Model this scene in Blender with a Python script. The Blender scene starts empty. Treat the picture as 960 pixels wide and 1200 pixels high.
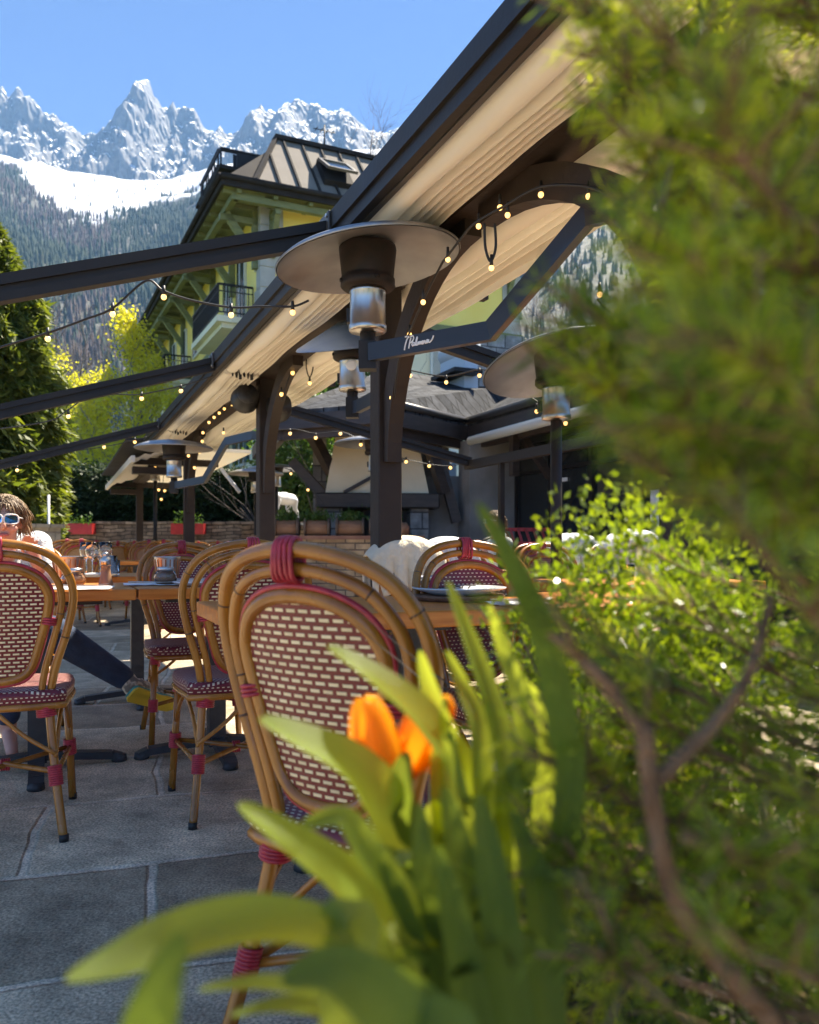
import bpy, math, random
import numpy as np
from mathutils import Vector, Matrix, noise, Quaternion
R = math.radians
random.seed(7); np.random.seed(7)
sc = bpy.context.scene
# ---------------------------------------------------------------- camera, sky, sun, exposure
CAMZ, HOR, F = 0.95, 640.0, 960.0
cd = bpy.data.cameras.new("camera"); cam = bpy.data.objects.new("camera", cd)
sc.collection.objects.link(cam); sc.camera = cam
cam.location = (0, 0, CAMZ); cam.rotation_euler = (R(90), 0, 0)
cd.sensor_fit = 'HORIZONTAL'; cd.sensor_width = 36; cd.lens = 36
cd.shift_y = 40 / 960
cd.clip_start = 0.03; cd.clip_end = 30000
cd.dof.use_dof = True; cd.dof.focus_distance = 3.0; cd.dof.aperture_fstop = 5.6; cd.dof.aperture_blades = 0
SUN_EL, SUN_AZ = 58, 38          # azimuth clockwise from +Y
w = bpy.data.worlds.new("World"); sc.world = w; w.use_nodes = True
nt = w.node_tree; nt.nodes.clear()
sky = nt.nodes.new("ShaderNodeTexSky"); sky.sky_type = 'NISHITA'; sky.sun_disc = False
sky.sun_elevation = R(SUN_EL); sky.sun_rotation = R(SUN_AZ); sky.altitude = 1800; sky.air_density = 0.3; sky.dust_density = 0.0; sky.ozone_density = 10.0
bg = nt.nodes.new("ShaderNodeBackground"); bg.inputs[1].default_value = 0.15
out = nt.nodes.new("ShaderNodeOutputWorld")
nt.links.new(sky.outputs[0], bg.inputs[0]); nt.links.new(bg.outputs[0], out.inputs[0])
sl = bpy.data.lights.new("sun", 'SUN'); sl.energy = 5.0; sl.angle = R(0.5); sl.color = (1.0, 0.93, 0.82)
so = bpy.data.objects.new("sun", sl); sc.collection.objects.link(so)
sd = Vector((math.sin(R(SUN_AZ)) * math.cos(R(SUN_EL)), math.cos(R(SUN_AZ)) * math.cos(R(SUN_EL)), math.sin(R(SUN_EL))))
so.rotation_euler = sd.to_track_quat('Z', 'Y').to_euler(); so.location = (20, 10, 40)
sc.view_settings.view_transform = 'Standard'; sc.view_settings.look = 'None'
sc.view_settings.exposure = 1.95; sc.view_settings.gamma = 1
sc.view_settings.use_white_balance = True; sc.view_settings.white_balance_temperature = 7000; sc.view_settings.white_balance_tint = 9
sc.cycles.max_bounces = 8; sc.cycles.transparent_max_bounces = 12
sc.cycles.sample_clamp_indirect = 6
# ---------------------------------------------------------------- frames of reference
TH = R(23.5); ct, st_ = math.cos(TH), math.sin(TH)
def P(c, t, z=0.0):                      # terrace frame: c to the right of the view line, t along the pergola
    return Vector((c * ct - t * st_, c * st_ + t * ct, z))
def W(px, py, Y):                        # a sight line read off the photo, taken to its own real depth
    return Vector(((px - 480) / F * Y, Y, CAMZ - (py - HOR) / F * Y))
# ---------------------------------------------------------------- mesh builder
class MB:
    def __init__(s): s.v = []; s.f = []; s.m = []; s.sm = []; s.u = []
    def add(s, vs, fs, mi=0, smooth=False):
        o = len(s.v); s.v += [tuple(p) for p in vs]
        for f in fs: s.f.append(tuple(o + i for i in f)); s.m.append(mi); s.sm.append(smooth)
    def box(s, c, size, rot=None, mi=0, bev=0.0):
        x, y, z = size[0] / 2, size[1] / 2, size[2] / 2
        M = Matrix.Rotation(rot, 3, 'Z') if isinstance(rot, (int, float)) else (rot if rot is not None else Matrix.Identity(3))
        if bev <= 0:
            vs = [(-x, -y, -z), (x, -y, -z), (x, y, -z), (-x, y, -z), (-x, -y, z), (x, -y, z), (x, y, z), (-x, y, z)]
            fs = [(0, 3, 2, 1), (4, 5, 6, 7), (0, 1, 5, 4), (1, 2, 6, 5), (2, 3, 7, 6), (3, 0, 4, 7)]
        else:
            b = min(bev, x * .49, y * .49, z * .49)
            ring = lambda xx, yy, zz, bb: [(-xx + bb, -yy, zz), (xx - bb, -yy, zz), (xx, -yy + bb, zz), (xx, yy - bb, zz), (xx - bb, yy, zz), (-xx + bb, yy, zz), (-xx, yy - bb, zz), (-xx, -yy + bb, zz)]
            vs = ring(x - b, y - b, -z, b * .5) + ring(x, y, -z + b, b) + ring(x, y, z - b, b) + ring(x - b, y - b, z, b * .5)
            fs = [tuple(range(7, -1, -1)), tuple(range(24, 32))]
            for k in range(3):
                for i in range(8): j = (i + 1) % 8; fs.append((k * 8 + i, k * 8 + j, k * 8 + 8 + j, k * 8 + 8 + i))
        c = Vector(c); s.add([M @ Vector(v) + c for v in vs], fs, mi)
    def bar(s, a, b, wx, wz, mi=0, up=(0, 0, 1), bev=0.0):          # a beam from a to b, wx wide, wz high
        a, b = Vector(a), Vector(b); d = b - a; L = d.length; y = d / L
        x = y.cross(Vector(up)); x = x.normalized() if x.length > 1e-6 else Vector((1, 0, 0)); z = x.cross(y)
        M = Matrix((x, y, z)).transposed(); s.box((a + b) / 2, (wx, L, wz), M, mi, bev)
    def tube(s, pts, r, n=8, mi=0, closed=False, cap=True, smooth=True):
        pts = [Vector(p) for p in pts]; N = len(pts)
        rr = r if isinstance(r, (list, tuple)) else [r] * N
        T = []
        for i in range(N):
            if closed: d = pts[(i + 1) % N] - pts[i - 1]
            else: d = pts[min(i + 1, N - 1)] - pts[max(i - 1, 0)]
            T.append(d.normalized() if d.length > 1e-9 else Vector((0, 0, 1)))
        u = T[0].orthogonal().normalized(); vs = []
        for i in range(N):
            u = u - T[i] * u.dot(T[i]); u = u.normalized() if u.length > 1e-6 else T[i].orthogonal().normalized()
            v = T[i].cross(u)
            for k in range(n):
                a = 2 * math.pi * k / n; vs.append(pts[i] + (u * math.cos(a) + v * math.sin(a)) * rr[i])
        fs = []
        for i in range(N if closed else N - 1):
            j = (i + 1) % N
            for k in range(n):
                l = (k + 1) % n; fs.append((i * n + k, i * n + l, j * n + l, j * n + k))
        if cap and not closed: fs.append(tuple(range(n - 1, -1, -1))); fs.append(tuple((N - 1) * n + k for k in range(n)))
        s.add(vs, fs, mi, smooth)
    def lathe(s, prof, c=(0, 0, 0), n=24, mi=0, M=None, smooth=True, cap=True):
        vs = []; fs = []; c = Vector(c)
        for r, z in prof:
            for k in range(n):
                a = 2 * math.pi * k / n; p = Vector((r * math.cos(a), r * math.sin(a), z)); vs.append((M @ p if M else p) + c)
        for i in range(len(prof) - 1):
            for k in range(n):
                l = (k + 1) % n; fs.append((i * n + k, i * n + l, (i + 1) * n + l, (i + 1) * n + k))
        if cap:
            fs.append(tuple(range(n - 1, -1, -1))); fs.append(tuple((len(prof) - 1) * n + k for k in range(n)))
        s.add(vs, fs, mi, smooth)
    def extrude(s, poly, a, b, X, Z, mi=0, smooth=False, caps=True):  # cross-section poly (x,z) swept from a to b
        a, b, X, Z = Vector(a), Vector(b), Vector(X), Vector(Z); n = len(poly)
        vs = [a + X * p[0] + Z * p[1] for p in poly] + [b + X * p[0] + Z * p[1] for p in poly]
        fs = [(i, (i + 1) % n, n + (i + 1) % n, n + i) for i in range(n)]
        s.add(vs, fs, mi, smooth)
        if caps: s.add(vs, [tuple(range(n - 1, -1, -1)), tuple(range(n, 2 * n))], mi, False)
    def ball(s, c, r, mi=0, n=12, sc=(1, 1, 1), M=None):
        vs = []; fs = []; c = Vector(c); h = n // 2
        for i in range(h + 1):
            ph = math.pi * i / h
            for k in range(n):
                a = 2 * math.pi * k / n
                p = Vector((r * sc[0] * math.sin(ph) * math.cos(a), r * sc[1] * math.sin(ph) * math.sin(a), r * sc[2] * math.cos(ph))); vs.append((M @ p if M else p) + c)
        for i in range(h):
            for k in range(n):
                l = (k + 1) % n; fs.append((i * n + k, (i + 1) * n + k, (i + 1) * n + l, i * n + l))
        s.add(vs, fs, mi, True)
    def build(s, name, mats, parent=None):
        me = bpy.data.meshes.new(name); me.from_pydata(s.v, [], s.f)
        for m in (mats if isinstance(mats, (list, tuple)) else [mats]): me.materials.append(m)
        if s.f:
            me.polygons.foreach_set("material_index", s.m); me.polygons.foreach_set("use_smooth", s.sm)
        if s.u and len(s.u) == len(s.v): a_ = me.attributes.new('u', 'FLOAT', 'POINT'); a_.data.foreach_set('value', s.u)
        me.update(); o = bpy.data.objects.new(name, me); sc.collection.objects.link(o)
        if parent: o.parent = parent
        return o
def npmesh(name, V, Fq, mat, parent=None, smooth=False):               # V (n,3), Fq (m,k) arrays
    me = bpy.data.meshes.new(name); k = Fq.shape[1]
    me.vertices.add(len(V)); me.vertices.foreach_set("co", np.ascontiguousarray(V, dtype=np.float32).ravel())
    me.loops.add(Fq.size); me.loops.foreach_set("vertex_index", np.ascontiguousarray(Fq, dtype=np.int32).ravel())
    me.polygons.add(len(Fq)); me.polygons.foreach_set("loop_start", np.arange(0, Fq.size, k, dtype=np.int32))
    if smooth: me.polygons.foreach_set("use_smooth", np.ones(len(Fq), dtype=bool))
    me.materials.append(mat); me.update(calc_edges=True); me.validate()
    o = bpy.data.objects.new(name, me); sc.collection.objects.link(o)
    if parent: o.parent = parent
    return o
def empty(name, loc=(0, 0, 0), rz=0.0, label=None, cat=None, group=None):
    o = bpy.data.objects.new(name, None); sc.collection.objects.link(o)
    o.location = loc; o.rotation_euler = (0, 0, rz); o.empty_display_size = .1
    return tag(o, label, cat, group)
def tag(o, label=None, cat=None, group=None, kind=None):
    for k, v in (("label", label), ("category", cat), ("group", group), ("kind", kind)):
        if v: o[k] = v
    return o
KIDS = {}
def copy_tree(o, parent=None, kids=None):
    if kids is None:
        kids = {}
        for x in bpy.data.objects:
            if x.parent: kids.setdefault(x.parent.name, []).append(x)
    c = o.copy(); sc.collection.objects.link(c)
    if parent: c.parent = parent
    for ch in kids.get(o.name, []): copy_tree(ch, c, kids)
    return c
def smoothline(pts, n=6, closed=False):                                # Catmull-Rom
    pts = [Vector(p) for p in pts]; N = len(pts); o = []
    for i in range(N if closed else N - 1):
        if closed: p0, p1, p2, p3 = pts[i - 1], pts[i], pts[(i + 1) % N], pts[(i + 2) % N]
        else: p0, p1, p2, p3 = pts[max(i - 1, 0)], pts[i], pts[i + 1], pts[min(i + 2, N - 1)]
        for k in range(n):
            t = k / n
            o.append(.5 * ((2 * p1) + (p2 - p0) * t + (2 * p0 - 5 * p1 + 4 * p2 - p3) * t * t + (3 * p1 - p0 - 3 * p2 + p3) * t ** 3))
    if not closed: o.append(pts[-1])
    return o
# ---------------------------------------------------------------- materials
def mat(name, c1, c2=None, rough=.6, metal=0.0, scale=8.0, bump=0.0, bscale=None, detail=5, stretch=(1, 1, 1), spec=.5, coat=0.0, fac=(.35, .65)):
    m = bpy.data.materials.new(name); m.use_nodes = True; n = m.node_tree.nodes; l = m.node_tree.links
    b = n["Principled BSDF"]; b.inputs["Roughness"].default_value = rough; b.inputs["Metallic"].default_value = metal
    b.inputs["Specular IOR Level"].default_value = spec; b.inputs["Coat Weight"].default_value = coat
    b.inputs["Base Color"].default_value = (*c1, 1)
    tc = n.new("ShaderNodeTexCoord"); mp = n.new("ShaderNodeMapping"); mp.inputs[3].default_value = stretch; l.new(tc.outputs["Object"], mp.inputs[0])
    if c2:
        ns = n.new("ShaderNodeTexNoise"); ns.inputs["Scale"].default_value = scale; ns.inputs["Detail"].default_value = detail; l.new(mp.outputs[0], ns.inputs[0])
        rp = n.new("ShaderNodeValToRGB"); rp.color_ramp.elements[0].position = fac[0]; rp.color_ramp.elements[1].position = fac[1]
        rp.color_ramp.elements[0].color = (*c1, 1); rp.color_ramp.elements[1].color = (*c2, 1)
        l.new(ns.outputs[0], rp.inputs[0]); l.new(rp.outputs[0], b.inputs["Base Color"])
        mr = n.new("ShaderNodeMapRange"); mr.inputs[3].default_value = max(0, rough - .1); mr.inputs[4].default_value = min(1, rough + .12); l.new(ns.outputs[0], mr.inputs[0]); l.new(mr.outputs[0], b.inputs["Roughness"])
    if bump:
        n2 = n.new("ShaderNodeTexNoise"); n2.inputs["Scale"].default_value = bscale or scale * 3; n2.inputs["Detail"].default_value = 6; l.new(mp.outputs[0], n2.inputs[0])
        bp = n.new("ShaderNodeBump"); bp.inputs["Strength"].default_value = bump; bp.inputs["Distance"].default_value = .02; l.new(n2.outputs[0], bp.inputs["Height"]); l.new(bp.outputs[0], b.inputs["Normal"])
    return m
def leafmat(name, c1, c2, trans=.45, rough=.45, tcol=None, spec=.35, bumpy=False, scale=2.0, ramp=(0, 1)):
    m = bpy.data.materials.new(name); m.use_nodes = True; n = m.node_tree.nodes; l = m.node_tree.links
    b = n["Principled BSDF"]; b.inputs["Roughness"].default_value = rough; b.inputs["Specular IOR Level"].default_value = spec
    ge = n.new("ShaderNodeNewGeometry"); rp = n.new("ShaderNodeValToRGB")
    rp.color_ramp.elements[0].color = (*c1, 1); rp.color_ramp.elements[1].color = (*c2, 1)
    rp.color_ramp.elements[0].position, rp.color_ramp.elements[1].position = ramp
    tc = n.new("ShaderNodeTexCoord"); ns = n.new("ShaderNodeTexNoise"); ns.inputs["Scale"].default_value = scale; ns.inputs["Detail"].default_value = 3; l.new(tc.outputs["Object"], ns.inputs[0])
    mx = n.new("ShaderNodeMath"); mx.operation = 'MULTIPLY_ADD'; mx.inputs[1].default_value = .55; l.new(ge.outputs["Random Per Island"], mx.inputs[0])
    m3 = n.new("ShaderNodeMath"); m3.operation = 'MULTIPLY'; m3.inputs[1].default_value = .45; l.new(ns.outputs[0], m3.inputs[0]); l.new(m3.outputs[0], mx.inputs[2])
    l.new(mx.outputs[0], rp.inputs[0]); l.new(rp.outputs[0], b.inputs["Base Color"])
    tr = n.new("ShaderNodeBsdfTranslucent")
    if tcol: tr.inputs[0].default_value = (*tcol, 1)
    else:
        hs = n.new("ShaderNodeMixRGB"); hs.blend_type = 'MULTIPLY'; hs.inputs[0].default_value = 1; hs.inputs[2].default_value = (2.2, 2.2, .7, 1); l.new(rp.outputs[0], hs.inputs[1]); l.new(hs.outputs[0], tr.inputs[0])
    ms = n.new("ShaderNodeMixShader"); ms.inputs[0].default_value = trans
    l.new(b.outputs[0], ms.inputs[1]); l.new(tr.outputs[0], ms.inputs[2]); l.new(ms.outputs[0], n["Material Output"].inputs[0])
    return m
def veins(m, n_veins=34, amt=.35):                                       # parallel veins across a blade (attribute u, -1..1)
    n, l = m.node_tree.nodes, m.node_tree.links; at = n.new("ShaderNodeAttribute"); at.attribute_name = 'u'
    a = n.new("ShaderNodeMath"); a.operation = 'MULTIPLY'; a.inputs[1].default_value = n_veins; l.new(at.outputs["Fac"], a.inputs[0])
    ns = n.new("ShaderNodeTexNoise"); ns.noise_dimensions = '1D'; ns.inputs["Scale"].default_value = 1; ns.inputs["Detail"].default_value = 4; l.new(a.outputs[0], ns.inputs["W"])
    mr = n.new("ShaderNodeMapRange"); mr.inputs[1].default_value = .3; mr.inputs[2].default_value = .7; mr.inputs[3].default_value = 1 - amt; mr.inputs[4].default_value = 1 + amt; l.new(ns.outputs[0], mr.inputs[0])
    for node in [x for x in n if x.type in ('BSDF_PRINCIPLED', 'BSDF_TRANSLUCENT')]:
        soc = node.inputs["Base Color"] if node.type == 'BSDF_PRINCIPLED' else node.inputs[0]; v = n.new("ShaderNodeVectorMath"); v.operation = 'SCALE'; l.new(mr.outputs[0], v.inputs["Scale"])
        if soc.is_linked: l.new(soc.links[0].from_socket, v.inputs[0])
        else: v.inputs[0].default_value = soc.default_value[:3]
        l.new(v.outputs[0], soc)
    bp = n.new("ShaderNodeBump"); bp.inputs["Strength"].default_value = .6; bp.inputs["Distance"].default_value = .0012; l.new(ns.outputs[0], bp.inputs["Height"]); l.new(bp.outputs[0], n["Principled BSDF"].inputs["Normal"])
def emis(name, col, e, base=(.9, .8, .6)):
    m = mat(name, base, rough=.3); b = m.node_tree.nodes["Principled BSDF"]
    b.inputs["Emission Color"].default_value = (*col, 1); b.inputs["Emission Strength"].default_value = e
    return m
def glassmat(name, col=(1, 1, 1), rough=.02):
    m = bpy.data.materials.new(name); m.use_nodes = True; b = m.node_tree.nodes["Principled BSDF"]
    b.inputs["Base Color"].default_value = (*col, 1); b.inputs["Transmission Weight"].default_value = 1; b.inputs["Roughness"].default_value = rough; b.inputs["IOR"].default_value = 1.45
    return m
def brickmat(name, c1, c2, mortar, sx, sy, msize=.02, rough=.8, bump=.5, rot=None, coord="Object", distort=0.0, offset=.5, squash=1.0, plane='XZ', noise_amt=.5):
    m = bpy.data.materials.new(name); m.use_nodes = True; n = m.node_tree.nodes; l = m.node_tree.links; b = n["Principled BSDF"]
    b.inputs["Roughness"].default_value = rough
    tc = n.new("ShaderNodeTexCoord"); sp = n.new("ShaderNodeSeparateXYZ"); cb = n.new("ShaderNodeCombineXYZ"); l.new(tc.outputs[coord], sp.inputs[0])
    if plane == 'BOTH':                    # x+y along the wall, z up
        ad = n.new("ShaderNodeMath"); l.new(sp.outputs[0], ad.inputs[0]); l.new(sp.outputs[1], ad.inputs[1]); l.new(ad.outputs[0], cb.inputs[0]); l.new(sp.outputs[2], cb.inputs[1])
    else:
        l.new(sp.outputs['XYZ'.index(plane[0])], cb.inputs[0]); l.new(sp.outputs['XYZ'.index(plane[1])], cb.inputs[1])
    vec = cb.outputs[0]
    if distort:
        ns = n.new("ShaderNodeTexNoise"); ns.inputs["Scale"].default_value = 1.6; l.new(vec, ns.inputs[0])
        mm = n.new("ShaderNodeVectorMath"); mm.operation = 'MULTIPLY_ADD'; mm.inputs[1].default_value = (distort,) * 3; l.new(ns.outputs["Color"], mm.inputs[0]); l.new(vec, mm.inputs[2]); vec = mm.outputs[0]
    br = n.new("ShaderNodeTexBrick"); br.offset = offset; br.squash = squash; br.inputs["Scale"].default_value = 1
    br.inputs["Brick Width"].default_value = sx; br.inputs["Row Height"].default_value = sy; br.inputs["Mortar Size"].default_value = msize; br.inputs["Mortar Smooth"].default_value = .2
    br.inputs["Color1"].default_value = (*c1, 1); br.inputs["Color2"].default_value = (*c2, 1); br.inputs["Mortar"].default_value = (*mortar, 1); br.inputs["Bias"].default_value = 0
    l.new(vec, br.inputs[0])
    n3 = n.new("ShaderNodeTexNoise"); n3.inputs["Scale"].default_value = 7; n3.inputs["Detail"].default_value = 8; l.new(tc.outputs[coord], n3.inputs[0])
    mr = n.new("ShaderNodeMapRange"); mr.inputs[3].default_value = 1 - noise_amt; mr.inputs[4].default_value = 1 + noise_amt; mr.inputs[1].default_value = .25; mr.inputs[2].default_value = .75; l.new(n3.outputs[0], mr.inputs[0])
    mu = n.new("ShaderNodeVectorMath"); mu.operation = 'SCALE'; l.new(br.outputs[0], mu.inputs[0]); l.new(mr.outputs[0], mu.inputs["Scale"]); l.new(mu.outputs[0], b.inputs["Base Color"])
    n4 = n.new("ShaderNodeTexNoise"); n4.inputs["Scale"].default_value = 40; n4.inputs["Detail"].default_value = 8; l.new(tc.outputs[coord], n4.inputs[0])
    sb = n.new("ShaderNodeMath"); sb.operation = 'MULTIPLY_ADD'; sb.inputs[1].default_value = -1.0; l.new(br.outputs["Fac"], sb.inputs[0])
    s2 = n.new("ShaderNodeMath"); s2.operation = 'MULTIPLY'; s2.inputs[1].default_value = .5; l.new(n4.outputs[0], s2.inputs[0]); l.new(s2.outputs[0], sb.inputs[2])
    bp = n.new("ShaderNodeBump"); bp.inputs["Strength"].default_value = bump; bp.inputs["Distance"].default_value = .01; l.new(sb.outputs[0], bp.inputs["Height"]); l.new(bp.outputs[0], b.inputs["Normal"])
    return m
def nodes_of(m): return m.node_tree.nodes, m.node_tree.links
M = {}
M['dark'] = mat('dark_steel', (.014, .012, .011), (.024, .021, .019), .5, spec=.3, scale=3, bump=.05, bscale=40)
M['brownsteel'] = mat('brown_painted_timber', (.024, .016, .012), (.038, .027, .021), .6, spec=.3, scale=4, bump=.15, bscale=25, stretch=(1, 1, 1))
M['greysteel'] = mat('grey_awning_profile', (.055, .052, .05), (.08, .075, .07), .38, metal=.3, scale=2)
M['cream'] = leafmat('cream_awning_fabric', (.84, .79, .69), (.90, .86, .77), trans=.35, rough=.85, tcol=(.85, .80, .68), spec=.2, scale=1.5)
M['steel'] = mat('brushed_steel', (.42, .40, .37), (.62, .60, .57), .3, metal=1, scale=9, stretch=(1, 1, .1))
M['reflect'] = mat('heater_reflector_metal', (.27, .28, .30), (.40, .41, .43), .45, metal=.85, scale=4, bump=.06, bscale=5)
M['hat'] = mat('sky_tinted_hat_metal', (.40, .54, .76), (.50, .63, .82), .38, metal=.6, scale=2, stretch=(1, 8, 1))  # blue reflection of the sky is put into the hat's base colour
M['burner'] = mat('burnt_burner_mesh', (.010, .008, .007), (.024, .015, .012), .6, metal=.4, scale=18)
M['black'] = mat('black_rubber', (.01, .01, .01), (.016, .016, .016), .5, scale=20)
M['iron'] = mat('cast_iron', (.02, .02, .022), (.035, .035, .036), .5, scale=20, bump=.2, bscale=60)
M['rattan'] = mat('lacquered_rattan', (.24, .088, .010), (.38, .155, .021), .25, scale=9, detail=8, stretch=(1, 1, .4), coat=.12, bump=.05, bscale=60)
M['rattanring'] = mat('rattan_node', (.07, .03, .01), rough=.5)
M['redwrap'] = mat('crimson_binding', (.30, .016, .030), (.42, .03, .05), .38, scale=60)
M['wood'] = mat('orange_varnished_wood', (.44, .125, .018), (.62, .225, .040), .36, scale=3.5, detail=9, stretch=(1.2, 12, 12), coat=.06, spec=.3, bump=.05, bscale=14)
M['bulb'] = emis('lit_bulb', (1, .52, .13), .75)
M['glass'] = glassmat('clear_glass')
M['white'] = mat('white_china', (.78, .78, .77), rough=.15)
M['paper'] = mat('white_napkin', (.72, .72, .72), (.8, .8, .8), .8, scale=14, bump=.3)
M['whitepaint'] = mat('white_paint', (.75, .74, .70), (.82, .81, .78), .5, scale=6, bump=.1)
# woven cane: back face cream dashes on maroon, front face maroon with cream dots
def cane(name, brick, bw, rh, ms, c1, c2, mortar, plane):
    m = brickmat(name, c1, c2, mortar, bw, rh, ms, rough=.42, bump=.9, plane=plane, noise_amt=.15); return m
M['caneback'] = cane('woven_cane_cream', 1, .0265, .0135, .0040, (.82, .70, .44), (.70, .57, .34), (.15, .010, .014), 'XZ')
M['canefront'] = cane('woven_cane_maroon', 1, .0165, .0125, .0048, (.80, .70, .52), (.70, .58, .42), (.14, .014, .026), 'XZ')
M['caneseat'] = cane('woven_seat_maroon', 1, .0165, .0125, .0047, (.80, .70, .52), (.70, .58, .42), (.14, .014, .026), 'XY')
M['caneband'] = cane('woven_seat_band', 1, .0165, .0125, .0047, (.80, .70, .52), (.70, .58, .42), (.14, .014, .026), 'BOTH')
M['tancane'] = mat('tan_wicker', (.30, .15, .06), (.42, .24, .11), .6, scale=60, bump=.5, bscale=90)
M['ground'] = None
# ================================================================ ground
def ground_mat():
    m = bpy.data.materials.new('flagstones'); m.use_nodes = True; n, l = nodes_of(m); b = n["Principled BSDF"]; b.inputs['Specular IOR Level'].default_value = .22
    tc = n.new("ShaderNodeTexCoord"); mp = n.new("ShaderNodeMapping"); mp.inputs[2].default_value = (0, 0, R(-16)); l.new(tc.outputs["Object"], mp.inputs[0])
    ns = n.new("ShaderNodeTexNoise"); ns.inputs["Scale"].default_value = 1.3; ns.inputs["Detail"].default_value = 3; l.new(mp.outputs[0], ns.inputs[0])
    mm = n.new("ShaderNodeVectorMath"); mm.operation = 'MULTIPLY_ADD'; mm.inputs[1].default_value = (.13, .13, 0); l.new(ns.outputs["Color"], mm.inputs[0]); l.new(mp.outputs[0], mm.inputs[2])
    br = n.new("ShaderNodeTexBrick"); br.offset = .37; br.squash = 1.35; br.squash_frequency = 3; br.offset_frequency = 2
    br.inputs["Scale"].default_value = 1; br.inputs["Brick Width"].default_value = 1.0; br.inputs["Row Height"].default_value = .66; br.inputs["Mortar Size"].default_value = .019; br.inputs["Mortar Smooth"].default_value = .6
    br.inputs["Color1"].default_value = (.27, .210, .138, 1); br.inputs["Color2"].default_value = (.56, .455, .315, 1); br.inputs["Mortar"].default_value = (.60, .50, .37, 1)
    l.new(mm.outputs[0], br.inputs[0])
    n2 = n.new("ShaderNodeTexNoise"); n2.inputs["Scale"].default_value = 5; n2.inputs["Detail"].default_value = 10; n2.inputs["Roughness"].default_value = .7; l.new(tc.outputs["Object"], n2.inputs[0])
    mr = n.new("ShaderNodeMapRange"); mr.inputs[1].default_value = .3; mr.inputs[2].default_value = .7; mr.inputs[3].default_value = .5; mr.inputs[4].default_value = 1.6; l.new(n2.outputs[0], mr.inputs[0])
    n5 = n.new("ShaderNodeTexNoise"); n5.inputs["Scale"].default_value = 130; n5.inputs["Detail"].default_value = 4; l.new(tc.outputs["Object"], n5.inputs[0])
    mr5 = n.new("ShaderNodeMapRange"); mr5.inputs[1].default_value = .35; mr5.inputs[2].default_value = .65; mr5.inputs[3].default_value = .58; mr5.inputs[4].default_value = 1.42; l.new(n5.outputs[0], mr5.inputs[0])
    pm = n.new("ShaderNodeMath"); pm.operation = 'MULTIPLY'; l.new(mr.outputs[0], pm.inputs[0]); l.new(mr5.outputs[0], pm.inputs[1])
    mu = n.new("ShaderNodeVectorMath"); mu.operation = 'SCALE'; l.new(br.outputs[0], mu.inputs[0]); l.new(pm.outputs[0], mu.inputs["Scale"]); l.new(mu.outputs[0], b.inputs["Base Color"])
    rr = n.new("ShaderNodeMapRange"); rr.inputs[3].default_value = .42; rr.inputs[4].default_value = .75; l.new(n2.outputs[0], rr.inputs[0]); l.new(rr.outputs[0], b.inputs["Roughness"])
    n4 = n.new("ShaderNodeTexNoise"); n4.inputs["Scale"].default_value = 22; n4.inputs["Detail"].default_value = 10; n4.inputs["Roughness"].default_value = .65; l.new(tc.outputs["Object"], n4.inputs[0])
    sb = n.new("ShaderNodeMath"); sb.operation = 'MULTIPLY_ADD'; sb.inputs[1].default_value = -.9; l.new(br.outputs["Fac"], sb.inputs[0]); l.new(n4.outputs[0], sb.inputs[2])
    bp = n.new("ShaderNodeBump"); bp.inputs["Strength"].default_value = .9; bp.inputs["Distance"].default_value = .022; l.new(sb.outputs[0], bp.inputs["Height"]); l.new(bp.outputs[0], b.inputs["Normal"])
    return m
M['flag'] = ground_mat()
M['grass'] = mat('meadow', (.06, .09, .025), (.11, .14, .05), .9, scale=.2, bump=.3, bscale=3)
g = MB(); g.add([(-9000, -3000, -.03), (9000, -3000, -.03), (9000, 9000, -.03), (-9000, 9000, -.03)], [(0, 1, 2, 3)]); tag(g.build('ground', M['grass']), kind='structure')
g = MB(); g.add([(-11, -5, 0), (14, -5, 0), (14, 19.4, 0), (-11, 19.4, 0)], [(0, 1, 2, 3)]); tag(g.build('terrace_paving', M['flag']), kind='structure')
# ================================================================ mountains
SKY = [(-900, 190), (-700, 170), (-500, 130), (-300, 150), (-150, 110), (-60, 120), (-10, 98), (0, 100), (4, 104), (9, 113), (18, 104), (24, 104), (29, 109), (40, 118), (50, 130), (60, 133), (75, 142), (88, 150), (97, 160), (110, 154), (122, 149), (128, 141), (135, 129), (145, 118), (155, 107), (163, 98), (170, 91), (175, 96), (181, 112), (190, 125), (197, 127), (203, 119), (207, 129), (214, 124), (222, 125), (228, 129), (236, 144), (245, 153), (252, 156), (258, 147), (264, 157), (272, 155), (280, 153), (290, 141), (300, 128), (306, 121), (312, 131), (325, 129), (335, 121), (348, 114), (360, 121), (372, 121), (385, 131), (400, 127), (415, 138), (430, 151), (450, 156), (470, 149), (520, 140), (600, 150), (660, 200), (760, 215), (860, 180), (1000, 150), (1300, 180), (1700, 200), (2000, 190)]
CREST = [(-900, 150), (-300, 170), (-60, 180), (0, 184), (40, 193), (80, 201), (130, 206), (165, 211), (200, 209), (250, 197), (300, 190), (400, 178), (600, 170), (1000, 200), (2000, 200)]
sx = np.array([p[0] for p in SKY], float); sy = np.array([p[1] for p in SKY], float)
cx_ = np.array([p[0] for p in CREST], float); cy_ = np.array([p[1] for p in CREST], float)
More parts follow.
